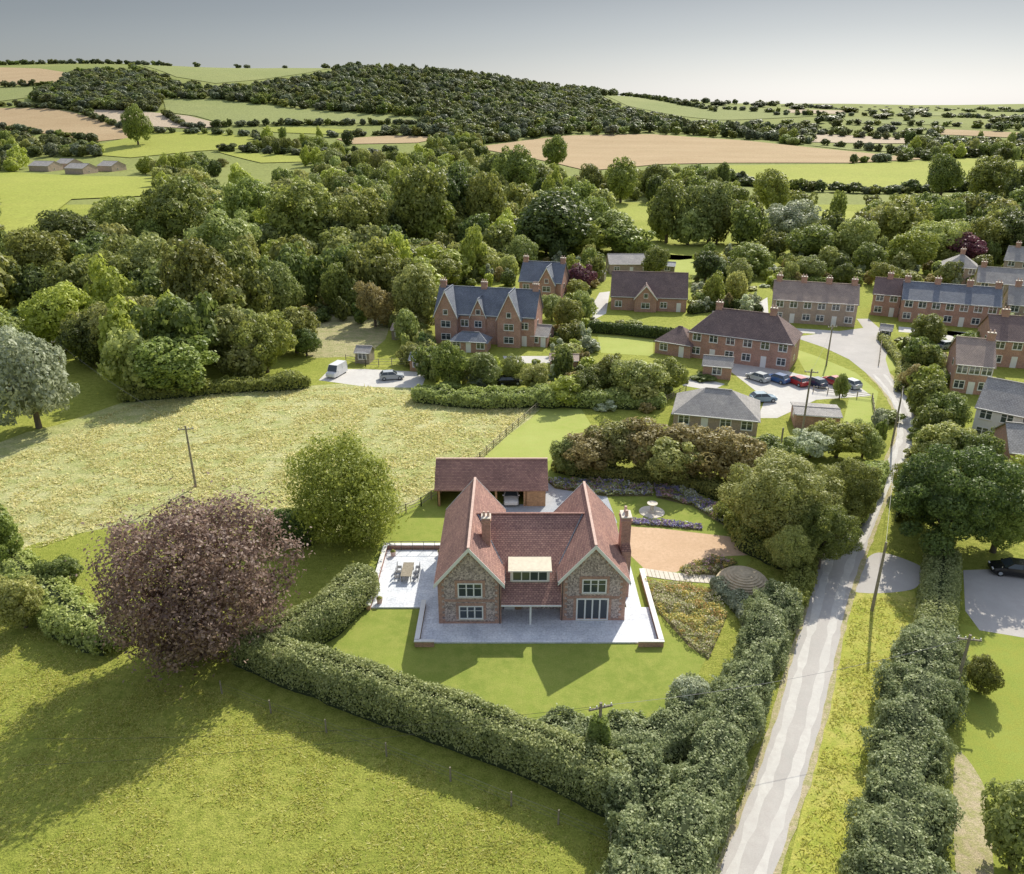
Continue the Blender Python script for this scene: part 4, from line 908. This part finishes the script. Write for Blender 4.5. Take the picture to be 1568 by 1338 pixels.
# ---------------- cars --------------------------------------------------------
def carpaint(name,c): 
    m=plain(name,c,.25,.03,1,spec=.6); return m
CP={'black':(.015,.015,.018),'white':(.75,.75,.75),'blue':(.05,.12,.30),'red':(.40,.03,.03),'silver':(.42,.45,.48),'navy':(.03,.05,.10),'skyblue':(.22,.33,.42)}
CPM={k:carpaint('car_paint_'+k,v) for k,v in CP.items()}
TYRE=plain('tyre',(.02,.02,.02),.9,.1)
def car(u,v,heading,col,name='parked_car',van=False,p=None):
    p=S(u,v) if p is None else p; E=empty(name,(p.x,p.y,.02),heading); k=CPM[col]
    st=[(-2.15,.70,.72,.35,.80),(-2.0,.86,.82,.25,.95),(-1.0,.90,.86,.22,1.0),(.6,.90,.86,.22,.98),(1.0,.90,.85,.22,.95),(1.9,.86,.78,.25,.78),(2.15,.70,.66,.35,.62)]
    if van: st=[(-2.3,.85,.85,.35,1.1),(-2.2,.95,.93,.25,1.15),(-1,.97,.94,.22,1.15),(.8,.97,.94,.22,1.15),(1.3,.97,.93,.22,1.1),(2.2,.92,.85,.25,.95),(2.4,.8,.75,.35,.7)]
    m=MB(); rings=[[(x,-a,zb),(x,-a*1.0,zb+(zt-zb)*.55),(x,-b,zt),(x,0,zt+.05),(x,b,zt),(x,a,zb+(zt-zb)*.55),(x,a,zb)] for x,a,b,zb,zt in st]
    for r0,r1 in zip(rings[:-1],rings[1:]):
        for i in range(6): m.poly([r0[i],r0[i+1],r1[i+1],r1[i]],k)
        m.poly([r0[6],r0[0],r1[0],r1[6]],k)
    m.poly(rings[0],k); m.poly(rings[-1][::-1],k)
    zb=.97 if not van else 1.15; zt=1.47 if not van else 2.1
    X=(-1.95,-1.45,.25,1.0) if not van else (-2.2,-2.05,1.0,1.55)
    hb,ht=(.84,.64) if not van else (.92,.84)
    B=[(X[0],-hb,zb),(X[3],-hb,zb),(X[3],hb,zb),(X[0],hb,zb)]; Tt=[(X[1],-ht,zt),(X[2],-ht,zt),(X[2],ht,zt),(X[1],ht,zt)]
    for i in range(4):
        j=(i+1)%4; m.poly([B[i],B[j],Tt[j],Tt[i]],'glass' if not (van and i in (0,2,3)) else k)
    m.slab([(a*1.0,b*1.02,c+.02) for a,b,c in Tt],k,.05)
    for xx in (X[1],(X[1]+X[2])/2-.05,X[2]):
        for s in (-1,1):
            xb=xx if abs(xx-(X[1]+X[2])/2)<.1 else (X[0] if xx==X[1] else X[3])
            m.tube((xb,s*(hb+.005),zb),(xx,s*(ht+.01),zt),.04,.04,k,4)
    m.build('body',E)
    w=MB()
    for xx in (-1.35,1.35):
        for s in (-1,1):
            w.tube((xx,s*.72,.32),(xx,s*.93,.32),.33,.33,TYRE,14); w.tube((xx,s*.93,.32),(xx,s*.945,.32),.2,.18,CPM['silver'],10)
    w.build('wheels',E)
    l=MB()
    for s in (-1,1):
        yy=s*.58; l.box(2.0,yy-.16,.62,2.12,yy+.16,.74,'white'); l.box(-2.14,yy-.14,.72,-2.04,yy+.14,.86,CPM['red'])
        l.box(.75,s*.95-.09,.95,.9,s*.95+.09,1.07,k)
    l.build('lights_and_mirrors',E)
car(780,588,.1,'black'); car(516,574,-1.9,'white',van=True,name='parked_van'); car(1190,584,2.2,'blue'); car(1220,588,2.0,'red'); car(1248,590,2.0,'navy'); car(1276,588,2.0,'red')
car(1168,614,.1,'skyblue'); car(0,0,-math.pi/2,'white',p=Vector((-.1,85.0,0))); car(1549,878,2.9,'black'); car(1300,592,2.0,'silver'); car(1160,582,2.2,'silver'); car(600,580,.2,'silver'); car(1450,533,.3,'silver')
# ---------------- garden furniture ----------------------------------------------
def dining():
    E=empty('garden_dining_table',(-10.6,68.0,.15)); m=MB(); m.box(-.55,-1.3,.70,.55,1.3,.75,'oldwood')
    for x in (-.45,.45):
        for y in (-1.15,1.15): m.box(x-.04,y-.04,0,x+.04,y+.04,.7,'oldwood')
    m.build('table',E)
    c=MB()
    for s in (-1,1):
        for y in (-.9,0,.9):
            x=s*.95; c.box(x-.23,y-.23,.42,x+.23,y+.23,.46,'metal'); c.box(x+s*.2-.02,y-.23,.46,x+s*.2+.02,y+.23,.95,'metal')
            for a in (-.2,.2):
                for b in (-.2,.2): c.box(x+a-.02,y+b-.02,0,x+a+.02,y+b+.02,.42,'metal')
    c.build('chairs',E)
dining()
def birdbath():
    p=S(998,784); m=MB(); m.lathe(p.x,p.y,[(0,.06),(1.5,.06),(1.5,.0)][::-1],'stone',24); m.lathe(p.x,p.y,[(.45,.06),(.45,.2),(.25,.3),(.18,.8),(.3,1.0),(.6,1.1),(.62,1.2),(.5,1.15),(0,1.1)],'stone',18); m.build('stone_bird_bath')
birdbath()
def dome():
    p=S(1136,900); m=MB(); pr=[(2.7,0)]
    n=12
    for i in range(n):
        a=math.pi/2*(i/n); a2=math.pi/2*((i+1)/n); z=1.75*math.sin(a2); pr+=[(2.7*math.cos(a),z),(max(.05,2.7*math.cos(a2)),z+.02)]
    pr.append((0,pr[-1][1])); m.lathe(p.x,p.y,pr,'thatch',28); m.build('dry_stone_dome')
dome()
